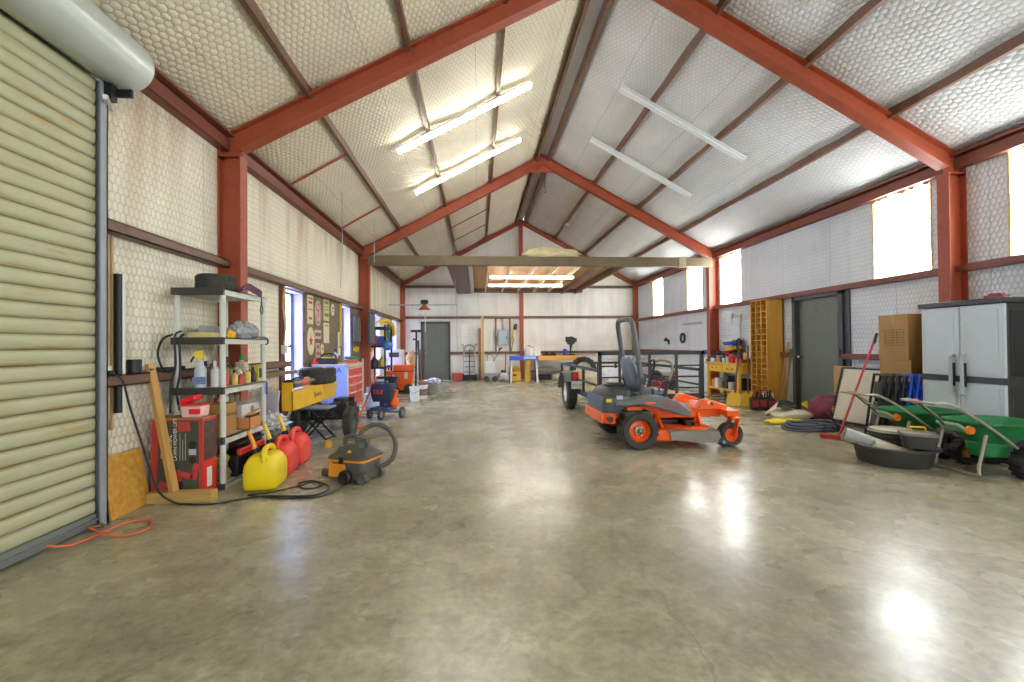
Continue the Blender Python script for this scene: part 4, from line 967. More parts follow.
simple('blue_carton', 'blue and white carton on second rack shelf', 'box', B().bx(-.1, .1, -.14, .14, 0, .24), M('carton_blue', (70, 100, 180), .5), rk(1.3, .08, -.2))
simple('red_carton', 'red carton beside the blue one on the rack', 'box', B().bx(-.1, .1, -.1, .1, 0, .26), M('carton_pinkred', (206, 60, 72), .5), rk(1.3, -.1, -.28))
simple('lilac_carton', 'lilac carton at far end of second rack shelf', 'box', B().bx(-.12, .12, -.12, .12, 0, .2), M('carton_lilac', (200, 190, 226), .5), rk(1.3, .04, .2))
simple('yellow_jug', 'yellow jug on the third rack shelf', 'jug', B().lathe([(0, 0), (.09, 0), (.095, .14), (.04, .2), (.035, .26), (0, .26)], n=16), M('jug_yellow', (214, 196, 60), .45), rk(.75, .1, -.2))
simple('dark_jug', 'dark jug on the third rack shelf behind the yellow jug', 'jug', B().lathe([(0, 0), (.1, 0), (.1, .16), (.04, .22), (.035, .27), (0, .27)], n=16), M('jug_dark', (50, 54, 70), .45), rk(.75, -.08, -.25))
simple('paint_pail', 'white pail on the third rack shelf at far end', 'pail', B().lathe([(0, 0), (.1, 0), (.12, .2), (.11, .2), (.095, .01), (0, .01)], n=18), WHITE, rk(.75, .06, .15))
t = T('blue_globe', 'blue and white ball hanging at the rack side', 'ball', (-2.3, 11.42, 1.32)); B().sph((0, 0, .0), .13, 18).done('ball', M('ball_blue', (70, 120, 180), .5, 0, .5, 6), t)
B().bar((0, 0, .1), (-.07, .05, .22), .015, .015).done('hanger', BLACK, t)
simple('blue_crate', 'blue crate on the lowest rack shelf', 'crate', B().bx(-.18, .18, -.25, .25, 0, .2), M('crate_blue', (96, 120, 190), .5), rk(.15, 0, 0))
# orange chipper and its neighbours
t = T('wood_chipper', 'upright orange chipper hopper standing by the black rack', 'chipper', (-2.02, 12.45, 0))
B().loft([rbox(.14, .15, .08, .03, 3), rbox(.2, .18, .3, .03, 3, -.02), rbox(.26, .2, .62, .03, 3, -.05), rbox(.26, .2, .78, .03, 3, -.05)]).done('hopper', ORG, t)
B().bx(-.32, .22, -.21, .21, .6, .62).done('seam', DARK, t); B().bx(.0, .09, -.205, -.19, .4, .58).done('sticker', M('sticker_pale', (226, 200, 180)), t)
b = B(); b.bx(-.55, -.3, -.2, .15, .5, .62); b.done('side_chute', ORG, t, bevel=.01)
b = B(); b.bx(-.5, -.2, -.2, .2, .12, .46); b.cyl((-.36, -.25, .28), (-.36, .2, .28), .13, n=16); b.done('engine', DARK, t, bevel=.01)
for x in (-.42, .12):
    wv = T('wheel', None, None, (x, -.24, .13)); wv.parent = t; B().lathe([(0, -.03), (.1, -.03), (.13, -.02), (.13, .02), (.1, .03), (0, .03)], n=20, axis='y').done('tread', RUBBER, wv)
B().bx(-.4, .14, .1, .2, 0, .1).done('foot', DARK, t)
t = T('white_machine', 'white cabinet on a dark stand behind the orange chipper', 'cabinet', (-2.45, 13.2, 0))
B().bx(-.25, .25, -.22, .22, .75, 1.2).done('cabinet', M('cabinet_white', (216, 216, 218), .45), t, bevel=.02); b = B()
for x in (-.22, .22):
    for y in (-.2, .2): b.bx(x - .02, x + .02, y - .02, y + .02, 0, .76)
b.done('stand', DARK, t); B().bx(-.12, .16, -.235, -.22, .98, 1.12).done('front_panel', M('panel_black', (60, 60, 64)), t)
# long-handled tools leaning in the corner
def polew(label, p0, p1, r, mat, head=None, name='long_tool', cat='tool'):
    t = T(name, label, cat, p0, group='long tools leaning by the far-left corner')
    d = Vector(p1) - Vector(p0); B().cyl((0, 0, 0), tuple(d), r, n=10).done('shaft', mat, t)
    if head: head(t, d)
def hd_saw(t, d): b = B(); b.bx(d.x - .16, d.x + .16, d.y - .03, d.y + .03, d.z - .02, d.z + .05); b.bx(d.x - .1, d.x + .02, d.y - .03, d.y + .03, d.z - .25, d.z - .2); b.done('saw_head', DARK, t)
def hd_motor(t, d): b = B(); b.bx(-.07, .07, -.07, .07, 0, .16); b.cyl((.0, 0, .16), (0, 0, .25), .04, n=12); b.done('motor', M('motor_navy', (54, 66, 84), .4), t, bevel=.02)
polew('black pole saw, tallest of the long tools', (-1.72, 12.3, 0), (-1.78, 12.95, 1.72), .03, BLACK, hd_saw)
polew('black pole with a navy motor foot right of the pole saw', (-1.55, 12.0, 0), (-1.72, 12.85, 1.45), .028, BLACK, hd_motor)
polew('brown broom handle beside the pole saw', (-1.62, 12.7, 0), (-1.72, 13.3, 1.2), .018, wood('brown_handle', (140, 80, 50), .7, .5, 2, 'Z'))
b = B(); b.bx(-.02, .02, -.3, .3, 0, .7); b.done('green_sled', M('green_panel', (40, 120, 84), .5), loc=(XL + .05, 14.45, 1.3), bevel=.006, label='green panel hanging on the wall between the far-left windows', cat='panel')
t = T('cap_figure', 'tan stuffed cloth sack on a stand behind the long tools', 'sack', (-1.93, 12.95, 0))
B().lump((0, 0, .86), (.13, .12, .27), 6, .45, 16, 2.5).done('cloth_bag', M('tan_cloth', (214, 176, 126), .8, 0, .3, 9), t)
b = B(); b.cyl((0, 0, 0), (0, 0, .68), .03, n=10); b.lathe([(0, 0), (.14, 0), (.14, .02), (0, .02)], n=18); b.done('stand', M('stand_teal', (70, 90, 96), .5), t)
def pail(name, label, loc, r, h, mat, extra=None, cat='bucket'):
    t = T(name, label, cat, loc, group='buckets near the far door')
    B().lathe([(0, 0), (r * .82, 0), (r, h), (r * 1.06, h), (r * 1.06, h - .03), (r * .96, h - .03), (r * .8, .012), (0, .012)], n=24).done('bucket', mat, t)
    b = B(); b.tube([(-r, 0, h - .05), (-r * 1.02, -.03, h * .75), (0, -.1 - r, h * .6), (r * 1.02, -.03, h * .75), (r, 0, h - .05)], .005, 5); b.done('bail', DARK, t)
    if extra: extra(t)
pail('bucket', 'slim white bucket nearest the orange chipper', (-1.5, 10.55, 0), .12, .34, WHITE)
def lab(t): B().lathe([(.123, .08), (.137, .24), (.134, .24), (.12, .08)], n=24, closed=True).done('label_wrap', M('label_mix', (150, 110, 100), .5, 0, .6, 18), t); B().lump((0, 0, .38), (.1, .1, .07), 3, .3).done('rag', M('rag_brown', (150, 96, 76), .8), t)
pail('bucket', 'white bucket with a printed wrap between two other buckets', (-1.38, 11.05, 0), .135, .34, WHITE, lab)
def clo(t): B().lump((.05, 0, .36), (.16, .14, .09), 5, .45, 14, 3).done('cloth', M('cloth_lilac', (206, 204, 232), .8), t); B().lump((-.2, .1, .3), (.1, .1, .06), 2, .3).done('blue_cloth', M('cloth_blue', (90, 110, 210), .8), t)
pail('bucket', 'grey pail with pale cloths beside the far door', (-1.22, 11.75, 0), .17, .34, M('pail_grey', (128, 130, 122), .5), clo)
# hung pipe with lamp
t = T('hung_pipe', 'horizontal pipe hung on rods from the left roof slope', 'pipe', (-1.6, 13.0, 2.5))
B().cyl((-.98, 0, 0), (1.02, 0, 0), .018, n=10).done('pipe', GALV, t)
for x in (-.68, .95): B().cyl((x, 0, 0), (x, 0, roofz(-1.6 + x) - 2.5 - .05), .008, n=6).done('rod', GALV, t)
t = T('cone_lamp', 'rust-orange cone lamp on the hung pipe', 'lamp', (-1.55, 13.0, 2.5))
b = B(); b.lathe([(0, .02), (.1, .03), (.12, .08), (.1, .14), (0, .15)], n=20); b.done('cap', DARK, t); b = B(); b.lathe([(.05, .02), (.06, -.02), (.18, -.14), (.17, -.14), (.05, -.03), (.03, .0)], n=20, closed=True); b.done('shade', M('shade_rust', (186, 106, 66), .5), t)
B().cyl((.02, 0, -.02), (.02, 0, -.8), .012, n=6).done('pull_cord', M('cord_straw', (206, 196, 160), .7), t)
# ------------------------------------------------------------------ ride-on mower
MG = M('mower_grey', (104, 108, 106), .5, 0, .1, 5); MD = M('mower_dark', (62, 64, 62), .5, 0, .15, 7)
MOR = M('mower_orange', (250, 100, 22), .35, 0, .05, 4)
t = T('ride_on_mower', 'orange zero-turn ride-on mower with grey body and roll bar', 'mower', (2.0, 5.86, 0))
# wheels
for sy in (-1, 1):
    w = tyre('rear_wheel', None, (-.03, sy * .52, .23), .23, .25, .13, (PI / 2, 0, 0), MOR, parent=t, lug=22)
    B().lathe([(0, -.13), (.025, -.1), (.03, -.08), (.06, -.07), (.06, .07), (.03, .08), (.025, .1), (0, .13)], n=16).done('hub', M('hub_steel', (150, 138, 120), .4, .6), w)
    b = B()
    for k in range(5): a = k * 2 * PI / 5; b.cyl((.055 * math.cos(a), .055 * math.sin(a), -.1), (.055 * math.cos(a), .055 * math.sin(a), .1), .009, n=8)
    b.done('lug_bolt', CHROME, w)
for sy in (-1, 1):
    w = tyre('front_wheel', None, (1.17, sy * .52, .15), .15, .13, .085, (PI / 2, 0, 0), MOR, parent=t, lug=0)
    b = B(); b.bar((1.17, sy * .44, .13), (1.23, sy * .44, .36), .09, .014); b.bar((1.17, sy * .6, .13), (1.23, sy * .6, .36), .09, .014); b.bx(1.16, 1.28, sy * .52 - .09, sy * .52 + .09, .345, .365)
    b.cyl((1.2, sy * .52, .36), (1.2, sy * .52, .44), .03, n=12); b.cyl((1.17, sy * .43, .15), (1.17, sy * .61, .15), .014, n=10)
    b.done('caster_fork', MOR, t, bevel=.004)
# frame
b = B()
for sy in (-1, 1):
    b.bx(-.41, 1.16, sy * .3 - .035, sy * .3 + .035, .34, .44)
b.bx(1.1, 1.26, -.58, .58, .38, .455); b.bx(.55, .6, -.3, .3, .34, .42); b.bx(-.42, -.38, -.3, .3, .34, .42)
b.done('frame', MOR, t, bevel=.008)
b = B(); b.loft([[(-.43, -.42, .3), (-.3, -.5, .3), (-.3, -.47, .3), (-.4, -.39, .3)], [(-.43, -.42, .43), (-.3, -.5, .43), (-.3, -.47, .43), (-.4, -.39, .43)]])
b.loft([[(-.43, .42, .3), (-.3, .5, .3), (-.3, .47, .3), (-.4, .39, .3)], [(-.43, .42, .43), (-.3, .5, .43), (-.3, .47, .43), (-.4, .39, .43)]])
b.bx(-.46, -.42, -.42, .42, .3, .43); b.bx(-.3, .35, -.34, -.28, .4, .5); b.bx(-.3, .35, .28, .34, .4, .5)
b.done('rear_bumper', MOR, t, bevel=.01)
B().cyl((-.36, -.5, .36), (-.36, -.44, .36), .035, n=16).done('exhaust', BLACK, t)
# rear engine housing
B().loft([rbox(.19, .43, .42, .08, 5, -.24), rbox(.2, .45, .55, .1, 5, -.24), rbox(.18, .43, .63, .1, 5, -.24)]).done('engine_guard', M('mower_slate', (78, 84, 86), .45, 0, .1, 4), t)
b = B(); b.loft([rbox(.2, .36, .62, .12, 5, -.2), rbox(.18, .32, .7, .12, 5, -.18), rbox(.13, .2, .74, .1, 5, -.17)]); b.done('engine', MD, t)
b = B(); b.lathe([(0, 0), (.14, 0), (.14, .03), (.1, .045), (0, .045)], (-.17, -.05, .73), 22); b.done('engine_screen', BLACK, t)
B().bx(-.4, -.33, -.456, -.44, .57, .61).done('warning_label', M('label_yellow', (232, 212, 40), .5), t); B().bx(-.26, -.18, -.44, -.4, .6, .645).done('rating_plate', GALV, t)
# body sides (fenders)
for sy in (-1, 1):
    pts = [(-.32, .55), (-.28, .575), (-.05, .605), (.1, .645), (.3, .64), (.46, .585), (.58, .505), (.63, .45), (.61, .4), (.52, .4), (.43, .44), (.3, .48), (.15, .52), (0, .55), (-.2, .535)]
    y0, y1 = (sy * .62, sy * .28) if sy > 0 else (sy * .28, sy * .62)
    f = B().prism(pts, 'xz', y0, y1).done('fender', MG, t, bevel=.03)
    yy = sy * .624
    B().prism([(.02, .565), (.1, .555), (.18, .565), (.15, .585), (.07, .585)], 'xz', min(yy, yy + sy * .004), max(yy, yy + sy * .004)).done('orange_decal', MOR, f)
text('Kubota', .07, (.26, -.625, .555), (PI / 2, .25, 0), M('decal_red', (206, 70, 80), .5), t)
b = B(); b.bx(-.28, .5, -.29, .29, .44, .6); b.done('seat_pan', MD, t, bevel=.03)
b = B(); b.bx(-.2, .12, -.6, .6, .36, .47); b.done('axle_housing', MD, t, bevel=.02)
B().bx(-.15, .05, -.5, -.33, .44, .52).done('heat_shield', MOR, t, bevel=.01)
# seat
SEAT = M('seat_vinyl', (106, 116, 122), .5, 0, .08, 5)
B().loft([rbox(.2, .24, .58, .08, 5, .3), rbox(.22, .26, .64, .08, 5, .3), rbox(.18, .22, .69, .08, 5, .3)]).done('seat', SEAT, t)
b = B(); rings = []
for z, x0, d, w in ((.64, -.04, .07, .2), (.74, -.07, .075, .24), (.9, -.12, .07, .25), (1.03, -.16, .06, .23), (1.1, -.175, .045, .17), (1.125, -.18, .02, .1)):
    rings.append([(x0 + .2 + d * math.cos(2 * PI * k / 16), w * math.copysign(abs(math.sin(2 * PI * k / 16)) ** .6, math.sin(2 * PI * k / 16)), z) for k in range(16)])
b.loft(rings); b.done('backrest', SEAT, t)
# roll bar
BARM = M('rollbar_grey', (96, 98, 96), .45, .1, .08, 6)
b = B(); y1 = .31
path = [(.12, -y1, .5), (.11, -y1, .8), (.06, -y1, 1.2), (.01, -y1 + .01, 1.53), (.0, -y1 + .05, 1.6), (-.005, -y1 + .12, 1.63), (-.005, y1 - .12, 1.63), (.0, y1 - .05, 1.6), (.01, y1 - .01, 1.53), (.06, y1, 1.2), (.11, y1, .8), (.12, y1, .5)]
b.tube(path, .036, 8, sm=3); b.done('roll_bar', BARM, t, ang=60)
b = B()
for s in (-1, 1): b.box((.11, s * .31, .82), (.09, .085, .09), (0, .12, 0)); b.cyl((.11, s * .37, .82), (.11, s * .25, .82), .02, n=8)
b.done('roll_bar_hinge', MD, t)
# control levers
for s in (-1, 1):
    b = B(); b.tube([(.42, s * .3, .58), (.46, s * .3, .75), (.53, s * .3, .95), (.52, s * .27, 1.05), (.45, s * .18, 1.08), (.4, s * .08, 1.06)], .017, 8)
    lv = b.done('steering_lever', M('lever_steel', (150, 140, 120), .45, .3) if s < 0 else BLACK, t)
    B().tube([(.41, s * .3, .58), (.46, s * .3, .75), (.48, s * .3, .82)], .024, 8).done('boot', BLACK, lv)
b = B(); b.cyl((.3, -.42, .69), (.3, -.42, .76), .012, n=8); b.sph((.3, -.42, .79), .028); b.done('throttle_knob', M('knob_red', (150, 40, 50), .4), t)
b = B(); b.cyl((.36, -.42, .68), (.4, -.42, .76), .01, n=8); b.sph((.4, -.42, .77), .02); b.done('control_knob', BLACK, t); B().cyl((.2, -.46, .66), (.2, -.46, .73), .02, n=10).done('control_knob', BLACK, t)
b = B(); b.cyl((.33, .42, .68), (.33, .42, .72), .05, n=16); b.done('fuel_cap', BLACK, t)
# foot platform and front hood
for s in (-1, 1):
    y0, y1 = sorted((s * .4, s * .27)); B().prism([(.8, .44), (.9, .565), (.97, .575), (1.2, .5), (1.22, .455), (1.1, .44)], 'xz', y0, y1).done('foot_guard', MOR, t, bevel=.012)
B().prism([(.8, .44), (.98, .5), (1.2, .48), (1.22, .455), (1.1, .44)], 'xz', -.27, .27).done('foot_rest', MOR, t, bevel=.008); B().bx(.6, .8, -.32, .32, .43, .48).done('foot_plate', MOR, t, bevel=.008)
b = B(); b.box((1.0, -.405, .52), (.05, .006, .02), (0, .6, 0)); b.done('hood_logo_bar', BLACK, t)
b = B(); b.lathe([(0, 0), (.022, 0), (.022, .006), (0, .006)], (.965, -.406, .535), 16, 'y'); b.done('hood_logo', WHITE, t)
b = B(); b.prism([(1.14, .5), (1.2, .485), (1.235, .46), (1.16, .465)], 'xz', -.26, .26); b.done('hood_vent', BLACK, t)
b = B(); b.bx(.6, .8, -.3, .3, .48, .486); b.done('foot_mat', MD, t)
# mower deck
b = B()
pts = []
for cx, cy, r, a0, a1 in ((.3, -.38, .26, 140, 300), (.72, -.38, .24, 240, 400), (.72, .38, .24, -40, 120), (.3, .38, .26, 60, 220)):
    for k in range(7):
        a = math.radians(a0 + (a1 - a0) * k / 6); pts.append((cx + r * math.cos(a), cy + r * math.sin(a)))
b.prism(pts, 'xy', .1, .24); b.done('mower_deck', MOR, t, bevel=.02)
b = B(); b.prism([(.32, .235), (.95, .225), (.99, .1), (.96, .07), (.35, .12)], 'xz', -.66, -.635); b.prism([(.3, .24), (.95, .23), (.95, .22), (.3, .23)], 'xz', -.66, -.5); b.done('discharge_chute', M('chute_steel', (150, 146, 136), .35, .7, .2, 8), t)
b = B(); b.bx(.15, .85, -.2, .2, .24, .3); b.cyl((.25, -.35, .24), (.25, -.35, .31), .09, n=18); b.cyl((.72, -.3, .24), (.72, -.3, .31), .08, n=18); b.cyl((.5, 0, .24), (.5, 0, .33), .1, n=18); b.done('belt_cover', BLACK, t, bevel=.008)
b = B(); b.bar((.22, -.5, .24), (.28, -.38, .4), .03, .03); b.bar((.3, -.5, .24), (.28, -.38, .4), .03, .03); b.bar((.85, -.4, .24), (.85, -.33, .4), .03, .05); b.bar((.8, .4, .24), (.8, .33, .4), .03, .05); b.done('deck_hanger', MOR, t)
b = B(); b.lathe([(0, -.04), (.035, -.04), (.055, -.03), (.055, .03), (.035, .04), (0, .04)], (1.0, -.64, .085), 20, 'y'); b.bar((.93, -.6, .12), (1.02, -.6, .08), .02, .03); b.done('anti_scalp_roller', BLACK, t)
B().lathe([(0, -.005), (.018, -.005), (.018, .005), (0, .005)], (1.0, -.684, .085), 14, 'y').done('roller_cap', GALV, t)

# ------------------------------------------------------------------ utility trailer
TB = M('trailer_black', (44, 43, 41), .5, .1, .2, 8); DECKW = wood('trailer_deck_wood', (204, 172, 124), .75, .65, 1.2, 'Y')
t = T('utility_trailer', 'black utility trailer with raised mesh ramp gate behind the mower', 'trailer', (2.82, 7.0, 0))
B().bx(-.82, .82, .04, 3.2, .38, .42).done('deck', DECKW, t)
b = B()
for s in (-1, 1):
    b.bx(s * .84 - .03, s * .84 + .03, 0, 3.2, .33, .42)
for y in (.02, .8, 1.6, 2.4, 3.18): b.bx(-.84, .84, y - .025, y + .025, .32, .38)
b.bar((-.7, 3.2, .38), (0, 4.3, .42), .06, .06); b.bar((.7, 3.2, .38), (0, 4.3, .42), .06, .06)
b.done('chassis', TB, t)
for s in (-1, 1):
    b = B(); b.bx(s * .86 - .025, s * .86 + .025, .03, 3.2, .84, .89); b.bx(s * .86 - .015, s * .86 + .015, .03, 3.2, .6, .63)
    for y in (.03, 1.08, 2.13, 3.17): b.bx(s * .86 - .022, s * .86 + .022, y - .022, y + .022, .4, .86)
    b.done('side_rail', TB, t)
b = B(); b.bx(-.86, .86, 3.17, 3.21, .84, .89); b.bx(-.86, .86, 3.18, 3.2, .6, .63)
for x in (-.43, 0, .43): b.bx(x - .02, x + .02, 3.17, 3.21, .4, .86)
b.done('front_rail', TB, t)
gt = T('ramp_gate', None, None, (0, -.03, .36)); gt.parent = t
b = B(); W = .88
b.bx(-W, W, -.02, .02, .76, .82); b.bx(-W, W, -.02, .02, 0, .07)
for x in (-W, W - .05): b.bx(x, x + .05, -.02, .02, 0, .82)
for x in (-.53, -.03, .42): b.bx(x - .018, x + .018, -.018, .018, 0, .78)
for z in (.22, .4, .58): b.bx(-W, W, -.012, .012, z - .012, z + .012)
b.done('gate_frame', TB, gt)
b = B(); b.bx(-W, W, -.004, .004, .05, .12); b.done('kick_panel', M('kick_dark', (56, 54, 50), .6), gt)
b = B(); b.cyl((W + .01, 0, .8), (W + .05, 0, .8), .035, n=14); b.done('blue_cap', M('cap_blue', (40, 52, 150), .4), gt)
b = B()
for s in (-1, 1): b.bar((s * .86, .03, .88), (s * .86, .0, 1.16), .03, .03)
b.done('gate_post', TB, t)
for s in (-1, 1):
    w = tyre('wheel', None, (s * .97, 1.85, .335), .335, .2, .19, (0, PI / 2, 0), WHITE, parent=t, lug=24)
    fm = B(); pts = []
    for k in range(9):
        a = PI * (.02 + .8 * k / 8); pts.append((1.85 + .44 * math.cos(a), .36 + .4 * math.sin(a)))
    pts2 = [(1.85 + .425 * math.cos(PI * (.02 + .8 * k / 8)), .36 + .385 * math.sin(PI * (.02 + .8 * k / 8))) for k in range(9)]
    x0, x1 = sorted((s * .88, s * 1.12)); fm.prism(pts + pts2[::-1], 'yz', x0, x1); fm.done('fender', M('fender_grey', (120, 120, 112), .4, .2), t)
    sx = s * 1.0
    b = B(); b.bx(sx - .02, sx + .12, 1.395, 1.41, .44, .76); b.done('fender_back', TB, t)
    b = B(); b.bx(sx - .0, sx + .11, 1.365, 1.395, .62, .74); b.done('tail_light', M('tail_red', (206, 40, 44), .25), t, bevel=.01)
pl = B().bx(-.15, .15, -.006, .006, -.075, .075).done('licence_plate', M('plate_white_green', (214, 220, 206), .4), t, loc=(-.88, 1.36, .52), bevel=.004)
text('XTJ-034', .07, (-.135, -.0075, -.03), FACE_CAM, M('plate_ink', (70, 96, 84), .5), pl)
b = B(); b.cyl((-.9, 1.85, .335), (.9, 1.85, .335), .035, n=10); b.done('axle', TB, t)
# load on the trailer
def on_tr(x, y): return (2.82 + x, 7.0 + y, .421)
simple('tan_carton', 'tan carton on the trailer deck near its left rail', 'box', B().bx(-.1, .1, -.12, .12, 0, .3), M('card_tan'), on_tr(-.62, 2.6))
t2 = T('straw_sack', 'pale sack slumped on the trailer deck', 'sack', on_tr(-.3, 2.5)); B().lump((0, 0, .13), (.22, .16, .16), 3, .35).done('sack', M('sack_cream', (214, 204, 174), .8), t2)
tyre('deck_tyre', 'black tyre standing at the front of the trailer deck', on_tr(-.4, 2.98)[:2] + (.421 + .3,), .3, .16, .18, (PI / 2, 0, 0), M('rim_pale', (200, 200, 190), .4))
t2 = T('white_tarp', 'crumpled white tarp on the trailer deck behind the seat', 'tarp', on_tr(.1, 2.4)); B().lump((0, 0, .16), (.3, .22, .2), 7, .4).done('tarp', M('tarp_white', (222, 226, 232), .7), t2)
t2 = T('saw_horse', 'folded silver sawhorse on the trailer deck at right', 'sawhorse', on_tr(.5, 2.3))
b = B(); b.bar((-.25, 0, 0), (.1, 0, .55), .04, .04); b.bar((.3, .0, 0), (-.05, .0, .55), .04, .04); b.bar((-.25, .3, 0), (.1, .3, .55), .04, .04); b.bar((.3, .3, 0), (-.05, .3, .55), .04, .04); b.bx(-.2, .3, -.05, .35, .55, .6); b.done('sawhorse', GALV, t2)
simple('red_toolbox', 'dark red toolbox on the trailer deck by the right rail', 'toolbox', B().bx(-.12, .12, -.1, .1, 0, .16).bx(-.08, .08, -.015, .015, .16, .2), M('maroon_box', (120, 44, 48), .4), on_tr(.68, 1.3))
B().bar((-.5, 0, 0), (.55, .9, .02), .12, .03).done('loose_board', M('card_tan'), loc=on_tr(.1, .8), label='loose tan board lying across the trailer deck', cat='board')
# ------------------------------------------------------------------ right wall
YB_ = wood('bench_yellow', (234, 184, 62), .85, .5, 1.5, 'Y'); YB2 = M('bench_yellow_paint', (236, 190, 66), .5, 0, .12, 5)
t = T('work_bench', 'yellow wooden workbench with drawers against the right wall', 'workbench', (5.97, 9.95, 0))
B().bx(-.28, .26, -.72, .72, .8, .85).done('bench_top', YB_, t, bevel=.006)
b = B(); b.bx(-.2, .24, -.66, .66, .62, .8); b.done('apron', YB2, t)
for y0, y1 in ((-.62, -.03), (.03, .62)):
    d = B().bx(-.225, -.2, y0, y1, .64, .785).done('drawer', YB2, t, bevel=.006)
    b = B(); b.cyl((-.25, (y0 + y1) / 2 - .1, .71), (-.22, (y0 + y1) / 2 - .1, .71), .012, n=8); b.cyl((-.25, (y0 + y1) / 2 + .1, .71), (-.22, (y0 + y1) / 2 + .1, .71), .012, n=8); b.done('knob', DARK, d)
for x in (-.21, .2):
    for y in (-.64, .64): B().bx(x - .035, x + .035, y - .035, y + .035, 0, .8).done('leg', YB2, t, bevel=.004)
B().bx(-.24, .24, -.68, .68, .2, .24).done('lower_shelf', YB_, t)
def ob(x, y, z=.851): return (5.97 + x, 9.95 + y, z)
BNG, SHG = 'clutter on the yellow workbench', 'boxes under the yellow workbench'
mb = {n: M('cl_' + n, c, .5, 0, .15, 14) for n, c in dict(blue=(52, 76, 190), yellow=(232, 196, 44), red=(208, 52, 48), grey=(132, 132, 128), white=(218, 218, 214), black=(44, 44, 46), teal=(60, 90, 96), purple=(110, 70, 150), green=(60, 110, 70), orange=(230, 130, 50), brown=(120, 88, 60), pink=(214, 130, 130)).items()}
# stacked parts bins
for z, c in ((1.04, 'red'), (1.14, 'yellow'), (1.25, 'blue')):
    simple('parts_bin', c + ' parts bin in the stack on the yellow workbench', 'bin', B().prism([(-.12, 0), (.12, 0), (.12, .1), (-.16, .075)], 'xz', -.18, .18), mb[c], ob(.08, .05, z), group='stacked parts bins')
b = B(); b.bx(.19, .22, -.2, .22, 0, .53); b.bx(-.05, .22, -.2, .22, .16, .185); b.bx(-.05, .22, -.2, -.18, 0, .17); b.bx(-.05, .22, .2, .22, 0, .17); b.done('bin_rack', M('rack_grey', (120, 118, 114), .5), loc=ob(0, .05), label='grey rack holding the coloured parts bins', cat='rack')
bench_items = [('black drill case', 'case', (-.12, .52), (.14, .16, .1), 'black'), ('grey tool box', 'box', (-.1, .2), (.12, .16, .12), 'grey'), ('teal power tool', 'tool', (-.14, -.05), (.1, .2, .1), 'teal'), ('white paper carton', 'carton', (-.2, .4), (.06, .1, .07), 'white'),
               ('red tool box', 'box', (-.16, -.38), (.1, .14, .13), 'red'), ('white tub', 'tub', (-.2, -.22), (.05, .06, .1), 'white'), ('dark cordless drill', 'drill', (-.02, -.24), (.1, .16, .12), 'black'), ('purple bottle carton', 'carton', (.05, -.32), (.06, .07, .2), 'purple'),
               ('small orange drill', 'drill', (-.24, .1), (.04, .1, .07), 'orange'), ('small white jar', 'jar', (-.24, -.1), (.035, .05, .08), 'white'), ('small green box', 'box', (-.25, .62), (.03, .07, .05), 'green'), ('small red pouch', 'pouch', (-.24, -.48), (.04, .06, .06), 'red'),
               ('brown tray', 'tray', (-.05, -.55), (.14, .12, .06), 'brown'), ('yellow carton', 'carton', (.1, -.5), (.1, .08, .17), 'yellow'), ('black radio', 'radio', (.05, .58), (.1, .1, .16), 'black'), ('pink rag box', 'box', (-.2, -.6), (.05, .07, .08), 'pink')]
for d, c, (x, y), (w, l, h), m in bench_items:
    t2 = T(d.replace(' ', '_'), d + ' on the yellow workbench top', c, ob(x, y), random.uniform(-.2, .2), BNG)
    h *= 1.35
    B().bx(-w, w, -l * .6, l * .6, 0, h).done('body', mb[m], t2, bevel=.012)
    if h > .1: B().tube([(0, -l * .4, h * .95), (0, -l * .3, h + .04), (0, l * .3, h + .04), (0, l * .4, h * .95)], .012, 6).done('handle', mb['black'], t2)
t2 = T('bench_vise', 'dark bench vise and black hose stand behind the red tool box', 'vise', ob(.06, -.15, .851))
b = B(); b.bx(-.05, .05, -.05, .05, 0, .2); b.bx(-.12, .1, -.04, .04, .2, .3); b.cyl((-.2, 0, .24), (-.1, 0, .24), .015, n=8); b.tube([(.02, .02, .3), (.0, .03, .45), (.06, .02, .55), (.1, 0, .45)], .02, 8); b.done('vise', DARK, t2)
for i, (d, y, x, w, l, h, m) in enumerate((('orange carton', .5, -.1, .08, .1, .18, 'orange'), ('white carton', .3, -.12, .09, .1, .22, 'white'), ('grey carton', .1, -.14, .08, .08, .14, 'grey'), ('black case', -.08, -.1, .1, .08, .2, 'black'), ('white jar', -.25, -.16, .05, .06, .16, 'white'), ('blue carton', .18, .05, .1, .12, .28, 'teal'), ('brown jar', -.38, -.12, .06, .06, .18, 'brown'), ('black bin', -.5, .0, .12, .1, .26, 'black'))):
    simple(d.replace(' ', '_'), d + ' on the lower shelf of the yellow workbench', d.split()[1], B().bx(-w, w, -l * .75, l * .75, 0, h), mb[m], ob(x, y, .241), group=SHG)
# pivoting white wall lamp
t2 = T('wall_fan', 'white wall-mounted fan above the yellow workbench', 'fan', (XR, 10.0, 1.9))
b = B(); b.bx(-.04, 0, -.06, .06, -.1, .1); b.cyl((-.03, 0, .02), (-.2, .0, .05), .02, n=8); b.cyl((-.02, 0, -.1), (-.02, 0, -.7), .015, n=8); b.done('bracket', WHITE, t2)
b = B(); b.lathe([(0, -.05), (.07, -.05), (.08, .03), (.04, .07), (0, .07)], (-.24, .0, .06), 18, 'x')
for k in range(3): n0 = len(b.bm.verts); b.box((-.28, .13, .06), (.012, .2, .09), (.3, 0, 0)); b.turn(n0, (k * 2 * PI / 3 + .3, 0, 0), (-.28, 0, .06))
b.done('blade_head', M('fan_white', (218, 214, 204), .4), t2)
simple('white_bracket_board', 'white board fixed on the wall beside the cubby case', 'board', B().bx(-.06, 0, -.28, .28, -.06, .08), M('fan_white'), (XR, 9.35, 1.98))

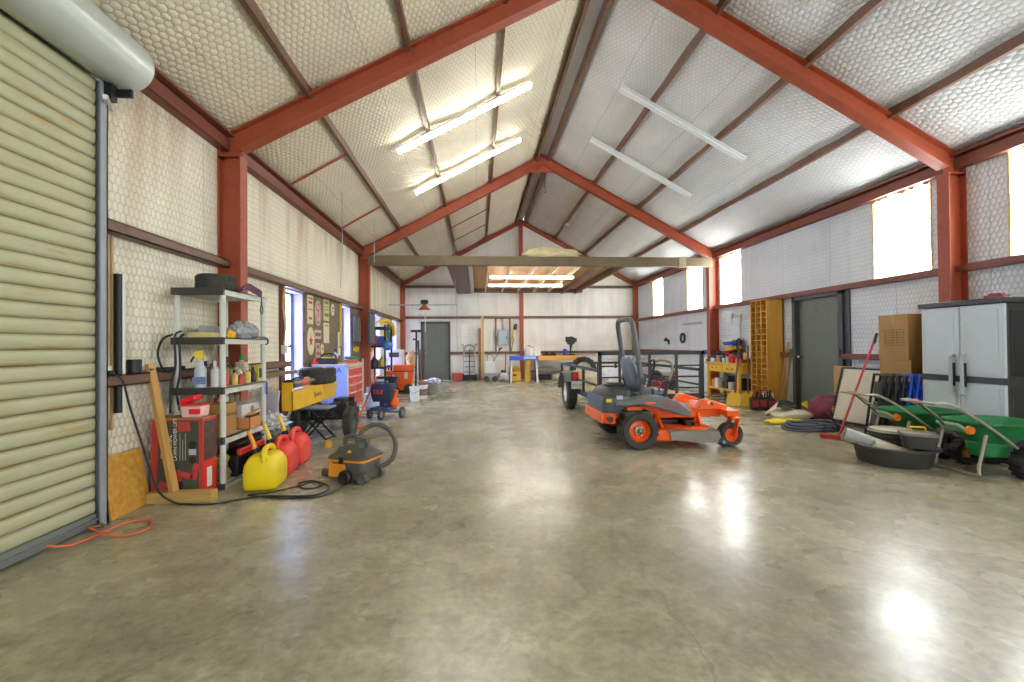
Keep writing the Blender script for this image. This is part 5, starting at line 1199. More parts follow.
# cubby case
CUB = wood('cubby_golden', (222, 164, 62), .82, .5, 1.2, 'Z'); CUBD = M('cubby_inside', (160, 116, 52), .7)
t = T('cubby_case', 'tall golden wooden cubby case beside the dark door', 'shelf', (6.04, 8.77, 0))
b = B(); b.bx(-.18, .18, -.27, -.25, 0, 2.2); b.bx(-.18, .18, .25, .27, 0, 2.2); b.bx(.16, .18, -.27, .27, 0, 2.2); b.bx(-.18, .18, -.27, .27, 2.18, 2.2); b.bx(-.18, .18, -.27, .27, 0, .05); b.done('case', CUB, t)
b = B()
for y in (-.085, .085): b.bx(-.18, .16, y - .012, y + .012, .05, 2.18)
b.done('divider', CUB, t)
b = B()
for i in range(1, 18): b.bx(-.175, .16, -.25, .25, .05 + i * .1185 - .006, .05 + i * .1185 + .006)
b.done('cubby_shelf', CUB, t)
b = B()
for i in range(18):
    for j in range(3):
        if random.random() < .45:
            z = .05 + i * .1185 + .007; y = -.165 + j * .165; b.bx(-.08, .1, y - .05 * random.random() - .02, y + .05, z, z + .03 + .05 * random.random())
b.done('stored_parts', M('parts_mix', (150, 112, 70), .6, 0, .6, 12), t).__setitem__('kind', 'stuff')
t = T('small_cubby', 'small golden wooden rack behind the tall cubby case', 'rack', (6.1, 9.17, .86))
b = B(); b.bx(-.1, .1, -.09, -.075, 0, .85); b.bx(-.1, .1, .075, .09, 0, .85)
for i in range(6): b.bx(-.1, .1, -.08, .08, i * .165, i * .165 + .012)
b.done('rack', CUB, t)
simple('white_bottle', 'white bottle hanging at the front edge of the cubby case', 'bottle', B().lathe([(0, 0), (.045, 0), (.045, .16), (.02, .2), (.02, .24), (0, .24)], n=16), WHITE, (5.8, 9.0, .98), bevel=0)
# leaning shovels
def shovel(label, x, y, rz, lean):
    t = T('scoop_shovel', label, 'shovel', (x, y, 0), rz, 'yellow scoop shovels')
    b = B(); rings = []
    for z, w, d in ((0, .13, .0), (.1, .15, .01), (.2, .14, .03), (.27, .08, .03), (.3, .03, .02)):
        rings.append([(-w, lean * z - .012, z), (0, lean * z - .012 + d, z), (w, lean * z - .012, z), (w, lean * z + .004, z), (0, lean * z + .004 + d, z), (-w, lean * z + .004, z)])
    b.loft(rings); b.done('scoop', M('shovel_yellow', (240, 196, 40), .4), t)
    B().cyl((0, lean * .26, .26), (0, lean * 1.25, 1.25), .018, n=10).done('handle', wood('shaft_brown', (120, 74, 50), .7, .5, 2, 'Z'), t)
shovel('yellow scoop shovel leaning on the workbench end, left of the pair', 5.3, 8.78, -.9, .3)
shovel('yellow scoop shovel leaning on the workbench end, right of the pair', 5.52, 8.62, -.6, .3)
# tool bag
t = T('tool_bag', 'red and black tool bag full of tools before the cubby case', 'tool bag', (5.5, 8.15, 0), -.35)
B().loft([rbox(.2, .12, 0, .03, 4), rbox(.21, .13, .2, .03, 4), rbox(.19, .1, .24, .03, 4)]).done('bag', M('bag_black_red', (52, 40, 42), .7, 0, .4, 12), t)
for x in (-.14, 0, .14): B().bx(x - .055, x + .055, -.145, -.125, .06, .19).done('pocket', M('bag_red', (156, 44, 52), .7, 0, .2), t, bevel=.008)
b = B()
for i in range(9): x = -.16 + i * .04; b.cyl((x, -.04 + .03 * (i % 3), .2), (x + .02 * (i % 2), -.05 + .03 * (i % 3), .3 + .03 * (i % 4)), .014, n=8)
b.done('tool_handle', DARK, t); B().tube([(-.18, 0, .22), (-.1, 0, .36), (.1, 0, .36), (.18, 0, .22)], .015, 8).done('strap', M('strap_red', (180, 50, 54), .7), t)
simple('white_jug', 'white square jug standing behind the tool bag', 'jug', B().bx(-.07, .07, -.09, .09, 0, .3).cyl((0, 0, .3), (0, 0, .35), .03), WHITE, (5.72, 8.3, 0))
t = T('green_bag', 'dark green bag lying on the floor at the cubby case foot', 'bag', (5.95, 8.15, 0)); B().lump((0, 0, .075), (.17, .16, .1), 4, .25).done('bag', M('bag_green', (76, 100, 86), .7), t)
for i, (x, y, h) in enumerate(((6.02, 8.36, 1.3), (5.98, 8.28, 1.05), (6.06, 8.28, 1.18))):
    B().bar((x, y, .0), (XR - .03, y + .02, h), .022, .04).done('wood_strip', wood('strip_tan', (206, 164, 100), .75, .6, 2, 'Z'), label=('tallest', 'shortest', 'middle')[i] + ' of the three wood strips leaning beside the cubby case', cat='wood strip', group='wood strips by the dark door')
B().bx(0, .03, 8.3, 8.42, 1.0, 1.1).done('rust_bracket', REDBR, loc=(XR - .13, 0, 0), label='short rusty bracket on the wall left of the dark door', cat='bracket')
# soil bags and mats
t = T('soil_bag', 'torn white soil bag lying before the dark door', 'bag', (5.2, 6.98, 0), .25)
B().loft([[(x + .02 * random.uniform(-1, 1), y + .02 * random.uniform(-1, 1), z) for x, y in ((-.42, -.22), (-.1, -.26), (.25, -.24), (.42, -.18), (.44, .1), (.2, .22), (-.15, .24), (-.4, .16))] for z in (.02,)] + [[(-.4, -.2, .1), (-.1, -.24, .17), (.25, -.22, .15), (.4, -.16, .08), (.42, .1, .1), (.2, .2, .18), (-.15, .22, .2), (-.38, .14, .12)], [(-.3, -.1, .16), (-.1, -.12, .23), (.2, -.1, .2), (.3, -.08, .12), (.3, .06, .14), (.15, .1, .22), (-.1, .1, .25), (-.28, .08, .18)]]).done('bag', M('soil_bag_white', (214, 204, 180), .6, 0, .15, 14), t, sub=1)
B().hull([(-.28, -.1, .2), (-.1, -.14, .245), (.1, -.1, .235), (.05, .05, .25), (-.2, .06, .25), (-.22, -.02, .262)]).done('soil', M('soil_brown', (92, 66, 44), .9, 0, .3, 30), t)
b = B(); b.hull([(-.45, .1, .1), (-.3, .2, .12), (-.25, .05, .2), (-.12, .12, .3), (-.1, .16, .28)]); b.done('bag_flap', M('soil_bag_white'), t)
t = T('yellow_sheet', 'yellow plastic sheet crumpled under the torn white bag', 'sheet', (4.95, 6.78, 0), .2)
B().lump((0, 0, .03), (.36, .16, .04), 6, .3).done('sheet', M('sheet_yellow', (242, 216, 40), .5), t)
t = T('mulch_bag', 'plump purple-red printed bag standing by the dark door', 'bag', (5.78, 6.88, 0), -.5)
B().lump((0, 0, .18), (.3, .2, .24), 3, .18, 16, 2).done('bag', M('bag_maroon', (142, 60, 84), .5, 0, .3, 9), t)
B().lump((.04, -.14, .2), (.12, .08, .1), 5, .15).done('print_patch', M('bag_print', (190, 170, 130), .5, 0, .5, 20), t)
b = B(); b.hull([(-.28, -.05, .2), (-.36, -.08, .24), (-.36, .04, .26), (-.26, .06, .3), (-.3, -.02, .32)]); b.done('bag_corner', M('sheet_yellow'), t)
b = B()
for k in range(5):
    r = .4 - k * .035; z = .022 + (k % 3) * .035
    b.tube([(r * 1.1 * math.cos(a + k * .4), r * .62 * math.sin(a + k * .4), z + .012 * math.sin(3 * a + k)) for a in [j * 2 * PI / 16 for j in range(16)]], .02, 8, closed=True, sm=3)
b.done('hose_coil', M('hose_blue_grey', (88, 96, 110), .5), loc=(4.98, 6.22, 0), label='flat coil of blue-grey hose on the floor before the bags', cat='hose')
t = T('pipe_stand', 'small black folded stand lying on the hose coil', 'stand', (5.0, 5.98, .0), .3)
b = B(); b.bar((-.2, -.12, .02), (.15, .1, .12), .02, .02); b.bar((.2, -.12, .02), (-.05, .12, .12), .02, .02); b.bar((.05, -.2, .0), (.05, .02, .3), .018, .018); b.done('stand', BLACK, t)
# squeegee broom
t = T('push_squeegee', 'red-handled floor squeegee leaning on the folded cot', 'squeegee', (4.78, 5.5, 0))
B().box((0, 0, .03), (.42, .05, .06), (0, 0, -.95)).done('head', M('squeegee_red', (200, 66, 48), .5), t, bevel=.008)
d = Vector((.9, .35, 1.4)); k = .055 / d.z
B().cyl((.0, .0, .055), (d.x, d.y, d.z), .014, n=10).done('handle', M('handle_red', (196, 58, 58), .45), t)
B().cyl((d.x - .075, d.y - .035, d.z - .12), (d.x + .01, d.y + .005, d.z + .015), .018, n=10).done('grip', BLACK, t)
# folded cot and chairs, leaning back towards the wall
COT = M('cot_canvas', (222, 214, 190), .7, 0, .08, 5); CHB = M('chair_black', (44, 46, 48), .5, 0, .2); CHG = M('chair_frame_teal', (62, 76, 84), .45, .3)
def leaning(name, label, cat, loc, rz, tilt, group=None):
    return T(name, label, cat, loc, rot=(tilt, 0, rz), group=group)
t = leaning('folded_cot', 'folded cream canvas cot laced to its frame, leaning by the boxes', 'cot', (5.68, 6.33, .0), -1.5, -.27)
B().bx(-.3, .3, -.012, .0, .08, .9).done('canvas', COT, t)
b = B(); b.tube([(-.36, .01, .02), (-.36, .01, .92)], .014, 8, sm=0); b.tube([(.36, .01, .02), (.36, .01, .92)], .014, 8, sm=0); b.tube([(-.36, .01, .92), (.36, .01, .92)], .014, 8, sm=0); b.tube([(-.36, .06, .02), (-.36, .06, .88)], .014, 8, sm=0); b.tube([(.36, .06, .02), (.36, .06, .88)], .014, 8, sm=0); b.tube([(-.36, .01, .06), (.36, .01, .06)], .014, 8, sm=0)
b.done('frame', CHG, t)
b = B()
for i in range(16):
    for s in (-1, 1): b.cyl((s * .3, -.008, .1 + i * .05), (s * .36, .0, .115 + i * .05), .005, n=6)
b.done('lacing', CHB, t)
simple('wood_board', 'tan wooden panel edge standing behind the folded cot', 'board', B().bx(-.16, .16, -.01, .01, 0, .9), M('panel_tan', (216, 170, 110), .65), (6.08, 6.86, 0), rz=-1.2)
simple('blue_wrapped_board', 'lower tan board standing at the foot of the cot', 'board', B().bx(-.1, .1, -.01, .01, 0, .55), M('panel_tan'), (5.98, 6.8, 0), rz=-1.2)
def fold_chair(label, loc, rz, tilt, fm, sm, group):
    t = leaning('folding_chair', label, 'chair', loc, rz, tilt, group)
    w = .22
    f = B().tube([(-w, 0, 0), (-w, 0, .78), (-w + .05, 0, .86), (w - .05, 0, .86), (w, 0, .78), (w, 0, 0)], .016, 8, sm=3).done('front_frame', fm, t)
    B().tube([(-w + .03, .06, .02), (-w + .03, .05, .7), (w - .03, .05, .7), (w - .03, .06, .02)], .014, 8, sm=2).done('rear_frame', fm, t)
    B().box((0, .02, .66), (w * 1.7, .02, .22)).done('backrest', sm, t, bevel=.008)
    B().box((0, .035, .32), (w * 1.65, .03, .36)).done('seat', sm, t, bevel=.012)
    b = B(); b.bar((-w, 0, .18), (w, 0, .18), .014, .014); b.done('crossbar', fm, t)
for i in range(4):
    fold_chair(('first', 'second', 'third', 'fourth')[i] + ' black folding chair, counted away from the cream cot', (5.41 - .056 * i, 5.41 + .04 * i, 0), -2.12, -.13, CHB, M('chair_vinyl', (70, 72, 72), .5, 0, .2), 'black folding chairs')
BLU = M('chair_blue', (26, 84, 214), .4, 0, .06)
for i in range(3):
    fold_chair(('first', 'second', 'third')[i] + ' blue folding chair, counted away from the black chairs', (5.58 - .056 * i, 5.29 + .04 * i, 0), -2.12, -.13, BLU, BLU, 'blue folding chairs')
# cartons on the wall side
t = T('moving_carton', 'large cardboard carton printed with a form, topmost by the cabinet', 'box', (5.99, 5.71, 1.045))
B().bx(-.2, .2, -.22, .22, 0, .63).done('carton', CARD, t, bevel=.006)
b = B(); b.bx(-.202, -.2, -.015, .015, .5, .63); b.bx(-.2, .2, -.03, .03, .63, .6315); b.done('tape', M('tape_tan', (196, 158, 96), .3), t)
INK = M('form_ink', (92, 66, 40), .6)
for i in range(7): B().bx(-.202, -.2002, -.16, .12, .2 + i * .036, .204 + i * .036).done('form_line', INK, t)
for y in (-.16, -.06, .0, .12): B().bx(-.202, -.2002, y - .002, y + .002, .2, .42).done('form_line', INK, t)
simple('middle_carton', 'cardboard carton under the large printed one', 'box', B().bx(-.2, .2, -.24, .22, 0, .51), CARD, (6.0, 5.71, .532))
simple('lowest_carton', 'cardboard carton on the floor at the bottom of the stack', 'box', B().bx(-.2, .2, -.24, .22, 0, .53), CARD, (6.0, 5.71, 0))
# resin cabinet
CG = M('cabinet_pale_grey', (206, 213, 215), .45, 0, .04, 3); CDK = M('cabinet_charcoal', (62, 60, 58), .45, 0, .12, 5)
t = T('storage_cabinet', 'tall grey plastic cabinet with charcoal frame by the near right column', 'cabinet', (5.84, 4.62, 0))
b = B(); b.bx(-.3, .3, -.43, .43, .0, 1.7); b.done('body', CDK, t, bevel=.01)
B().bx(-.36, .31, -.45, .45, 1.7, 1.76).done('top', CDK, t, bevel=.008)
for z0, z1 in ((.06, .83), (.9, 1.695)):
    for y0, y1, hy in ((-.43, -.004, -.06), (.004, .43, .06)):
        d = B().bx(-.335, -.3, y0, y1, z0, z1).done('door', CG, t, bevel=.008)
        B().bx(-.342, -.334, y0 + .05, y1 - .05, z0 + .05, z1 - .05).done('raised_panel', CG, d, bevel=.006)
        if z0 > .5:
            B().tube([(-.34, hy, .68), (-.385, hy, .7), (-.385, hy, 1.12), (-.34, hy, 1.14)], .017, 8, sm=0).done('handle', M('handle_pale', (190, 194, 192), .35), d)
            B().bx(-.352, -.34, hy - .013, hy + .013, .78, 1.05).done('grip', BLACK, d)
B().bx(-.34, -.3, -.43, .43, .835, .895).done('mid_band', CDK, t)
b = B(); b.bx(-.26, .26, -.44, -.43, .06, .8); b.bx(-.26, .26, -.44, -.43, .92, 1.62); b.done('side_panel', M('cabinet_side', (50, 49, 47), .3, 0, .15, 3), t, bevel=.006)
simple('red_tin', 'small red tin lying on the cabinet top', 'tin', B().bx(-.05, .05, -.09, .09, 0, .04).bx(-.03, .03, -.06, .06, .04, .06), M('tin_red', (150, 54, 60), .5), (5.7, 4.4, 1.762))
# black tub with pots
TUBM = M('tub_black', (62, 60, 54), .55, 0, .15, 6)
t = T('stock_tub', 'wide shallow black tub holding rolls before the cabinet', 'tub', (4.46, 4.42, 0))
B().lathe([(0, 0), (.3, 0), (.315, .02), (.34, .165), (.385, .18), (.385, .195), (.35, .2), (.33, .19), (.3, .03), (0, .025)], n=48).done('tub', TUBM, t)
t = T('grey_roll', 'fat grey plastic roll lying slanted in the black tub', 'roll', (4.25, 4.5, .2), 0)
b = B(); b.lathe([(.03, -.23), (.075, -.23), (.075, .23), (.03, .23)], n=24, axis='x', closed=True); b.turn(0, (0, .35, -.55)); b.done('roll', M('roll_grey', (158, 160, 154), .4), t)
t = T('cream_roll', 'cream and pink roll lying in the black tub', 'roll', (4.4, 4.32, .14), 0)
b = B(); b.lathe([(.0, -.2), (.055, -.2), (.06, .2), (0, .2)], n=20, axis='x'); b.turn(0, (0, .25, -.5)); b.done('roll', M('roll_cream', (204, 190, 164), .5, 0, .25, 8), t)
t = T('pot_stack', 'stack of olive nursery trays with a pale lid in the black tub', 'trays', (4.6, 4.58, .03))
for i in range(4): B().lathe([(0, .0), (.16, .0), (.19, .07), (.205, .075), (.205, .09), (.18, .09), (0, .08)], (0, 0, .04 + .055 * i), 32).done('tray', M('tray_olive', (86, 88, 76), .5, 0, .15), t)
B().lathe([(0, .1), (.16, .105), (.205, .09), (.21, .07), (.0, .07)], (0, 0, .2), 32).done('lid', M('lid_pale', (186, 184, 160), .5, 0, .12), t)
t = T('caddy_box', 'small black tub with yellow-handled lid on the big tub rim', 'tub', (4.54, 4.22, .2), -.6)
B().loft([rbox(.12, .1, 0, .03, 4), rbox(.14, .115, .13, .04, 4)]).done('tub', TUBM, t); B().loft([rbox(.155, .125, .13, .05, 4), rbox(.15, .12, .155, .05, 4), rbox(.11, .085, .165, .04, 4)]).done('lid', M('lid_olive', (110, 106, 92), .5), t)
B().tube([(-.06, 0, .16), (-.055, 0, .21), (.055, 0, .21), (.06, 0, .16)], .012, 6, sm=0).done('handle', M('handle_yellow', (244, 190, 30), .4), t)

# broadcast spreaders
GR = M('hopper_green', (44, 134, 76), .4, 0, .18, 5); GRP = M('spreader_pale_green', (146, 180, 140), .45); TUBE = M('spreader_tube', (164, 154, 134), .4, .1, .12)
def spreader(label, loc, rz, group='lawn spreaders'):
    t = T('lawn_spreader', label, 'spreader', loc, rz, group)
    def oval(a, b2, z, x=0, n=24, p=.7):
        return [(x + a * math.copysign(abs(math.cos(2 * PI * k / n)) ** p, math.cos(2 * PI * k / n)), b2 * math.copysign(abs(math.sin(2 * PI * k / n)) ** p, math.sin(2 * PI * k / n)), z) for k in range(n)]
    B().loft([oval(.1, .09, .24, .2), oval(.18, .15, .31, .2), oval(.31, .23, .41, .22), oval(.35, .265, .49, .22), oval(.37, .285, .495, .22), oval(.37, .285, .51, .22), oval(.335, .25, .505, .22), oval(.29, .21, .42, .22), oval(.17, .14, .325, .2), oval(.09, .08, .27, .2)]).done('hopper', GR, t, ang=60)
    B().loft([oval(.15, .12, .15, .18), oval(.17, .14, .3, .18)]).done('hopper_base', GR, t, bevel=.02)
    b = B()
    for s in (-1, 1): b.tube([(-.56, s * .17, .7), (-.42, s * .19, .69), (-.22, s * .21, .58), (.0, s * .235, .42), (.18, s * .235, .28), (.24, s * .22, .2), (.24, s * .2, .14)], .013, 8)
    b.tube([(-.56, -.17, .7), (-.585, 0, .705), (-.56, .17, .7)], .013, 8); b.done('handle_frame', TUBE, t)
    b = B(); b.tube([(-.08, -.2, .4), (-.16, -.2, .1), (-.16, -.19, .02), (-.16, .0, .018), (-.16, .19, .02), (-.16, .2, .1), (-.08, .2, .4)], .014, 8); b.done('kick_stand', TUBE, t)
    B().box((-.2, 0, .45), (.14, .22, .03), (0, .6, 0)).done('control_panel', GRP, t, bevel=.01)
    B().lathe([(0, 0), (.035, 0), (.045, .03), (0, .035)], (-.14, -.13, .43), 16, 'y').done('dial', M('dial_orange', (248, 130, 40), .4), t)
    b = B(); b.bar((-.52, .04, .69), (-.24, .03, .46), .012, .012); b.done('control_rod', DARK, t)
    B().box((-.46, .12, .69), (.05, .03, .04)).done('trigger', M('dial_orange'), t)
    for s in (-1, 1):
        wv = T('wheel', None, None, (.24, s * .27, .14)); wv.parent = t
        b = B(); b.lathe([(.1, -.055), (.13, -.05), (.14, -.02), (.14, .02), (.13, .05), (.1, .055)], n=30, axis='y', closed=True)
        for k in range(16): n0 = len(b.bm.verts); b.box((.14, 0, 0), (.012, .1, .018)); b.turn(n0, (0, k * PI / 8, 0))
        b.done('tread', BLACK, wv)
        b = B(); b.lathe([(0, -.03), (.045, -.035), (.05, 0), (.045, .035), (0, .03)], n=18, axis='y')
        for k in range(5): n0 = len(b.bm.verts); b.box((.075, 0, 0), (.07, .03, .022)); b.turn(n0, (0, k * 2 * PI / 5, 0))
        b.done('hub', M('hub_tan', (134, 122, 98), .5) if s < 0 else M('dial_orange'), wv)
    b = B(); b.cyl((.24, -.3, .14), (.24, .3, .14), .012, n=8); b.cyl((.1, 0, .2), (.1, 0, .1), .02); b.lathe([(0, 0), (.13, 0), (.13, .012), (0, .012)], (.1, 0, .09), 24); b.done('spinner', DARK, t)
    return t
spreader('green lawn spreader in front of the cabinet, the nearer of two', (4.9, 4.02, 0), -.03)
spreader('green lawn spreader behind the black tub, the farther of two', (4.92, 4.78, 0), -.05)
# far-right wall bits
t = T('wall_ring', 'black ring hanging on the far right wall', 'ring', (XR - .03, 12.93, 1.47)); B().lathe([(.11, -.02), (.16, -.02), (.16, .02), (.11, .02)], n=28, axis='x', closed=True).done('ring', BLACK, t)
t = T('wall_horn', 'small dark horn-shaped light on the far right wall', 'light', (XR - .02, 13.95, 1.4)); b = B(); b.cyl((0, 0, .0), (-.12, 0, .05), .03, .07, 14); b.bx(-.01, .02, -.05, .05, -.12, .02); b.done('horn', DARK, t)
simple('wall_strip', 'long silver strip fixed on the far right wall', 'strip', B().bx(-.02, 0, -.55, .55, -.035, .035), GALV, (XR, 12.35, 1.88))
B().bar((XR - .3, 16.3, 0), (XR - .25, 16.62, 2.0), .1, .04).done('corner_board', wood('corner_timber', (170, 120, 70), .7, .6, 2, 'Z'), label='brown timber standing in the far right corner', cat='timber')
# ------------------------------------------------------------------ far wall
t = T('hand_truck', 'silver and black hand truck standing by the far door', 'hand truck', (-.32, 16.45, 0))
for s in (-1, 1): B().tube([(s * .22, .2, .12), (s * .21, .25, .8), (s * .2, .28, 1.2), (s * .22, .26, 1.32), (s * .3, .16, 1.36)], .024, 8).done('rail', GALV, t)
b = B()
for z in (.3, .5, .7, .9, 1.1): b.bar((-.22, .22 + .04 * z, z), (.22, .22 + .04 * z, z), .022, .022)
b.tube([(-.2, .27, 1.1), (-.12, .28, 1.3), (.12, .28, 1.3), (.2, .27, 1.1)], .016, 8); b.bx(-.02, .02, .21, .24, .15, 1.15); b.done('cross_bar', DARK, t)
b = B(); b.bx(-.25, .25, -.1, .18, .0, .015); b.bx(-.25, .25, .16, .18, 0, .2); b.done('toe_plate', DARK, t)
for s in (-1, 1):
    wv = T('wheel', None, None, (s * .24, .2, .12)); wv.parent = t; B().lathe([(0, -.03), (.08, -.03), (.12, -.02), (.12, .02), (.08, .03), (0, .03)], n=22, axis='x').done('tread', RUBBER, wv)
t = T('red_bucket', 'red round bucket on the floor beside the hand truck', 'bucket', (-.76, 16.45, 0)); B().lathe([(0, 0), (.15, 0), (.18, .05), (.19, .27), (.2, .28), (.0, .29)], n=24).done('bucket', M('bucket_red', (212, 84, 76), .5), t)
B().bx(-.05, .05, -.02, .02, 0, 2.4).done('tall_board', wood('board_yellow', (206, 170, 96), .8, .6, 2, 'Z'), loc=(.18, 16.6, 0), label='tall yellowish board standing at the far wall', cat='board')
B().bx(-.05, .05, -.02, .02, 0, 1.95).done('brown_board', wood('board_brown', (150, 104, 62), .75, .6, 2, 'Z'), loc=(.07, 16.62, 0), label='shorter brown board left of the tall yellowish one', cat='board')
t = T('breaker_panel', 'grey-blue electric breaker panel on the far wall', 'electric panel', (.97, YF - .1, 1.32))
B().bx(-.2, .2, -.06, .09, 0, .56).done('cabinet', M('panel_blue_grey', (156, 172, 172), .4), t, bevel=.01); B().bx(-.17, .17, -.07, -.06, .03, .53).done('door', M('panel_door_grey', (166, 182, 182), .4), t, bevel=.006); B().bx(.1, .13, -.08, -.07, .22, .32).done('latch', DARK, t)
for x in (-.28, .26): B().bx(.97 + x - .03, .97 + x + .03, YF - .09, YF - .01, 1.07, 2.33).done('panel_stud', BROWN, kind='structure')
B().cyl((.97, YF - .05, 1.88), (.97, YF - .05, 2.32), .05, n=12).done('conduit', GALV, label='pale conduit above the breaker panel', cat='conduit')
B().cyl((-.78, YF - .05, 1.0), (-.78, YF - .05, 3.45), .014, n=8).done('conduit', GALV, label='thin conduit running up the wall right of the far door', cat='conduit')
t = T('string_trimmer', 'yellow and black string trimmer hanging on the far red column', 'trimmer', (1.36, 16.62, .95))
B().cyl((-.12, 0, 0), (.06, 0, .95), .014, n=8).done('shaft', DARK, t); b = B(); b.box((.07, 0, 1.05), (.12, .12, .22), (0, .2, 0)); b.done('motor', BLACK, t, bevel=.02); b = B(); b.box((.0, 0, .78), (.07, .07, .3), (0, .18, 0)); b.done('housing', M('trimmer_yellow', (232, 200, 40), .4), t, bevel=.015)
t = T('pressure_washer', 'white boxy machine with a dark wand at the far wall', 'machine', (.45, 15.95, 0))
B().bx(-.2, .2, -.18, .18, .3, .72).done('hood', M('machine_white', (222, 224, 226), .45), t, bevel=.02); B().bx(-.22, .22, -.2, .2, .08, .3).done('chassis', M('chassis_grey', (150, 154, 158), .5, .2), t, bevel=.01)
for x in (-.15, .15): B().lathe([(0, -.03), (.09, -.03), (.1, 0), (.09, .03), (0, .03)], (x, -.2, .1), 18, 'y').done('wheel', RUBBER, t)
b = B(); b.tube([(.1, .1, .7), (.22, .12, .9), (.35, .14, 1.15)], .014, 6); b.box((.37, .14, 1.17), (.14, .05, .07), (0, -.5, 0)); b.done('wand', DARK, t)
b = B(); b.tube([(-.1, .0, .72), (-.1, 0, .95), (.05, 0, .95), (.12, 0, .72)], .008, 6); b.done('cable_loop', DARK, t)
t = T('floor_machine', 'small pale motor unit with upright handle at the far wall', 'machine', (.93, 15.9, 0))
B().lump((0, 0, .16), (.22, .18, .18), 3, .3).done('body', M('machine_pale', (214, 212, 206), .5, 0, .3, 9), t); B().cyl((.05, .05, .25), (.08, .1, 1.0), .016, n=8).done('handle', DARK, t); B().bx(-.1, .08, -.1, .1, .28, .4).done('motor', DARK, t, bevel=.02)
t = T('blue_work_stand', 'grey-legged work stand with bright blue top at the far wall', 'stand', (1.58, 15.2, 0))
B().bx(-.5, .5, -.14, .14, .78, .92).done('top', M('stand_blue', (28, 88, 214), .4), t, bevel=.01); B().bx(.0, .42, -.146, -.14, .82, .9).done('white_patch', M('patch_pale', (176, 206, 236), .5), t)
for x in (-.42, .42): B().bar((x, -.1, .79), (x * 1.1, -.2, 0), .05, .05).done('leg', M('leg_pale', (214, 216, 216), .5) if x < 0 else M('leg_pale'), t); B().bar((x, .1, .79), (x * 1.1, .2, 0), .05, .05).done('leg', DARK, t)
t = T('yellow_crate', 'yellow wooden crate under the blue work stand', 'crate', (1.32, 16.0, 0)); B().bx(-.22, .22, -.16, .16, 0, .34).done('crate', YB2, t, bevel=.006); B().lump((0, 0, .42), (.18, .14, .12), 8, .4).done('contents', M('crate_stuff', (206, 166, 60), .7, 0, .4, 12), t); b = B(); b.bx(-.06, .06, -.165, -.16, .18, .24); b.done('handle_slot', DARK, t)
B().bx(-.06, .06, -.05, .05, 0, .75).done('yellow_post', YB2, loc=(1.72, 15.45, 0), label='yellow square post standing beside the yellow crate', cat='post')
t = T('far_workbench', 'long orange-topped workbench against the far wall', 'workbench', (2.75, 16.2, 0))
OW = wood('bench_orange', (230, 164, 72), .85, .5, 1.5, 'X')
B().bx(-1.0, .98, -.3, .28, .74, .9).done('bench_top', OW, t, bevel=.006); B().bx(-.95, .9, -.25, .25, .3, .36).done('lower_shelf', wood('bench_brown', (132, 112, 88)), t)
for x in (-.9, .9):
    for y in (-.24, .2): B().bx(x - .05, x + .05, y - .05, y + .05, 0, .75).done('leg', DARK if x > 0 else OW, t)
def fb(x, y, z=.901): return (2.75 + x, 16.2 + y, z)
t = T('water_jug', 'white and teal jug at the left end of the far workbench', 'jug', fb(-.85, 0)); B().lathe([(0, 0), (.17, 0), (.18, .25), (.13, .32), (.08, .34), (0, .34)], n=22).done('jug', M('jug_white', (218, 220, 214), .4, 0, .15, 8), t); B().cyl((0, 0, .33), (0, 0, .38), .07, n=16).done('lid', M('lid_teal', (90, 140, 140), .4), t)
simple('white_box', 'white box beside the jug on the far workbench', 'box', B().bx(-.12, .12, -.1, .1, 0, .32), WHITE, fb(-.55, .05))
t = T('black_sander', 'low black machine in the middle of the far workbench', 'machine', fb(-.1, 0)); b = B(); b.bx(-.25, .25, -.1, .1, 0, .07); b.cyl((-.1, 0, .07), (-.1, 0, .16), .06, n=14); b.bx(.05, .2, -.06, .06, .07, .12); b.done('machine', DARK, t, bevel=.01)
t = T('blue_can', 'small blue can on the far workbench', 'can', fb(.5, .05)); B().cyl((0, 0, 0), (0, 0, .2), .08, n=16).done('can', M('can_blue', (50, 80, 190), .4), t); B().lathe([(0, .2), (.1, .19), (.05, .25), (0, .25)], n=16).done('lid', M('can_blue'), t)
t = T('drill_press', 'dark bench drill with round top at the right of the far workbench', 'drill press', fb(.72, 0)); b = B(); b.bx(-.12, .12, -.1, .12, 0, .04); b.cyl((0, .06, 0), (0, .06, .5), .03, n=10); b.done('base', DARK, t); b = B(); b.cyl((0, -.08, .55), (0, .12, .55), .16, n=18); b.cyl((0, 0, .28), (0, 0, .5), .05, n=12); b.bx(-.2, -.1, -.03, .03, .5, .7); b.bx(.1, .22, -.03, .03, .5, .65); b.done('head', DARK, t, bevel=.01)
simple('grey_carton', 'grey carton on the shelf of the far workbench', 'box', B().bx(-.25, .25, -.12, .12, 0, .12), M('cl_grey'), fb(-.3, 0, .361)); simple('white_pail', 'white pail on the shelf of the far workbench', 'pail', B().lathe([(0, 0), (.1, 0), (.11, .25), (0, .25)], n=16), WHITE, fb(.55, 0, .361))
simple('dark_case', 'dark case on the floor beneath the far workbench', 'case', B().bx(-.25, .25, -.15, .15, 0, .2), DARK, fb(-.3, 0, 0)); t = T('pale_bin', 'pale bin on the floor under the far workbench', 'bin', fb(.2, -.05, 0)); B().lump((0, 0, .13), (.26, .16, .17), 2, .2).done('bin', M('bin_pale', (190, 190, 170), .6), t)
b = B(); b.tube([(1.6, 16.72, 1.15), (1.75, 16.7, 1.22), (2.1, 16.6, 1.5), (2.3, 16.6, 1.75)], .01, 6)
b.bm.free()
simple('insulation_roll', 'yellowed roll of insulation lying on the loft', 'insulation', B().lump((0, 0, .16), (.75, .22, .2), 4, .3, 16, 3), M('roll_straw', (212, 202, 160), .9, 0, .15, 8), (1.95, 11.3, 3.46), bevel=0)
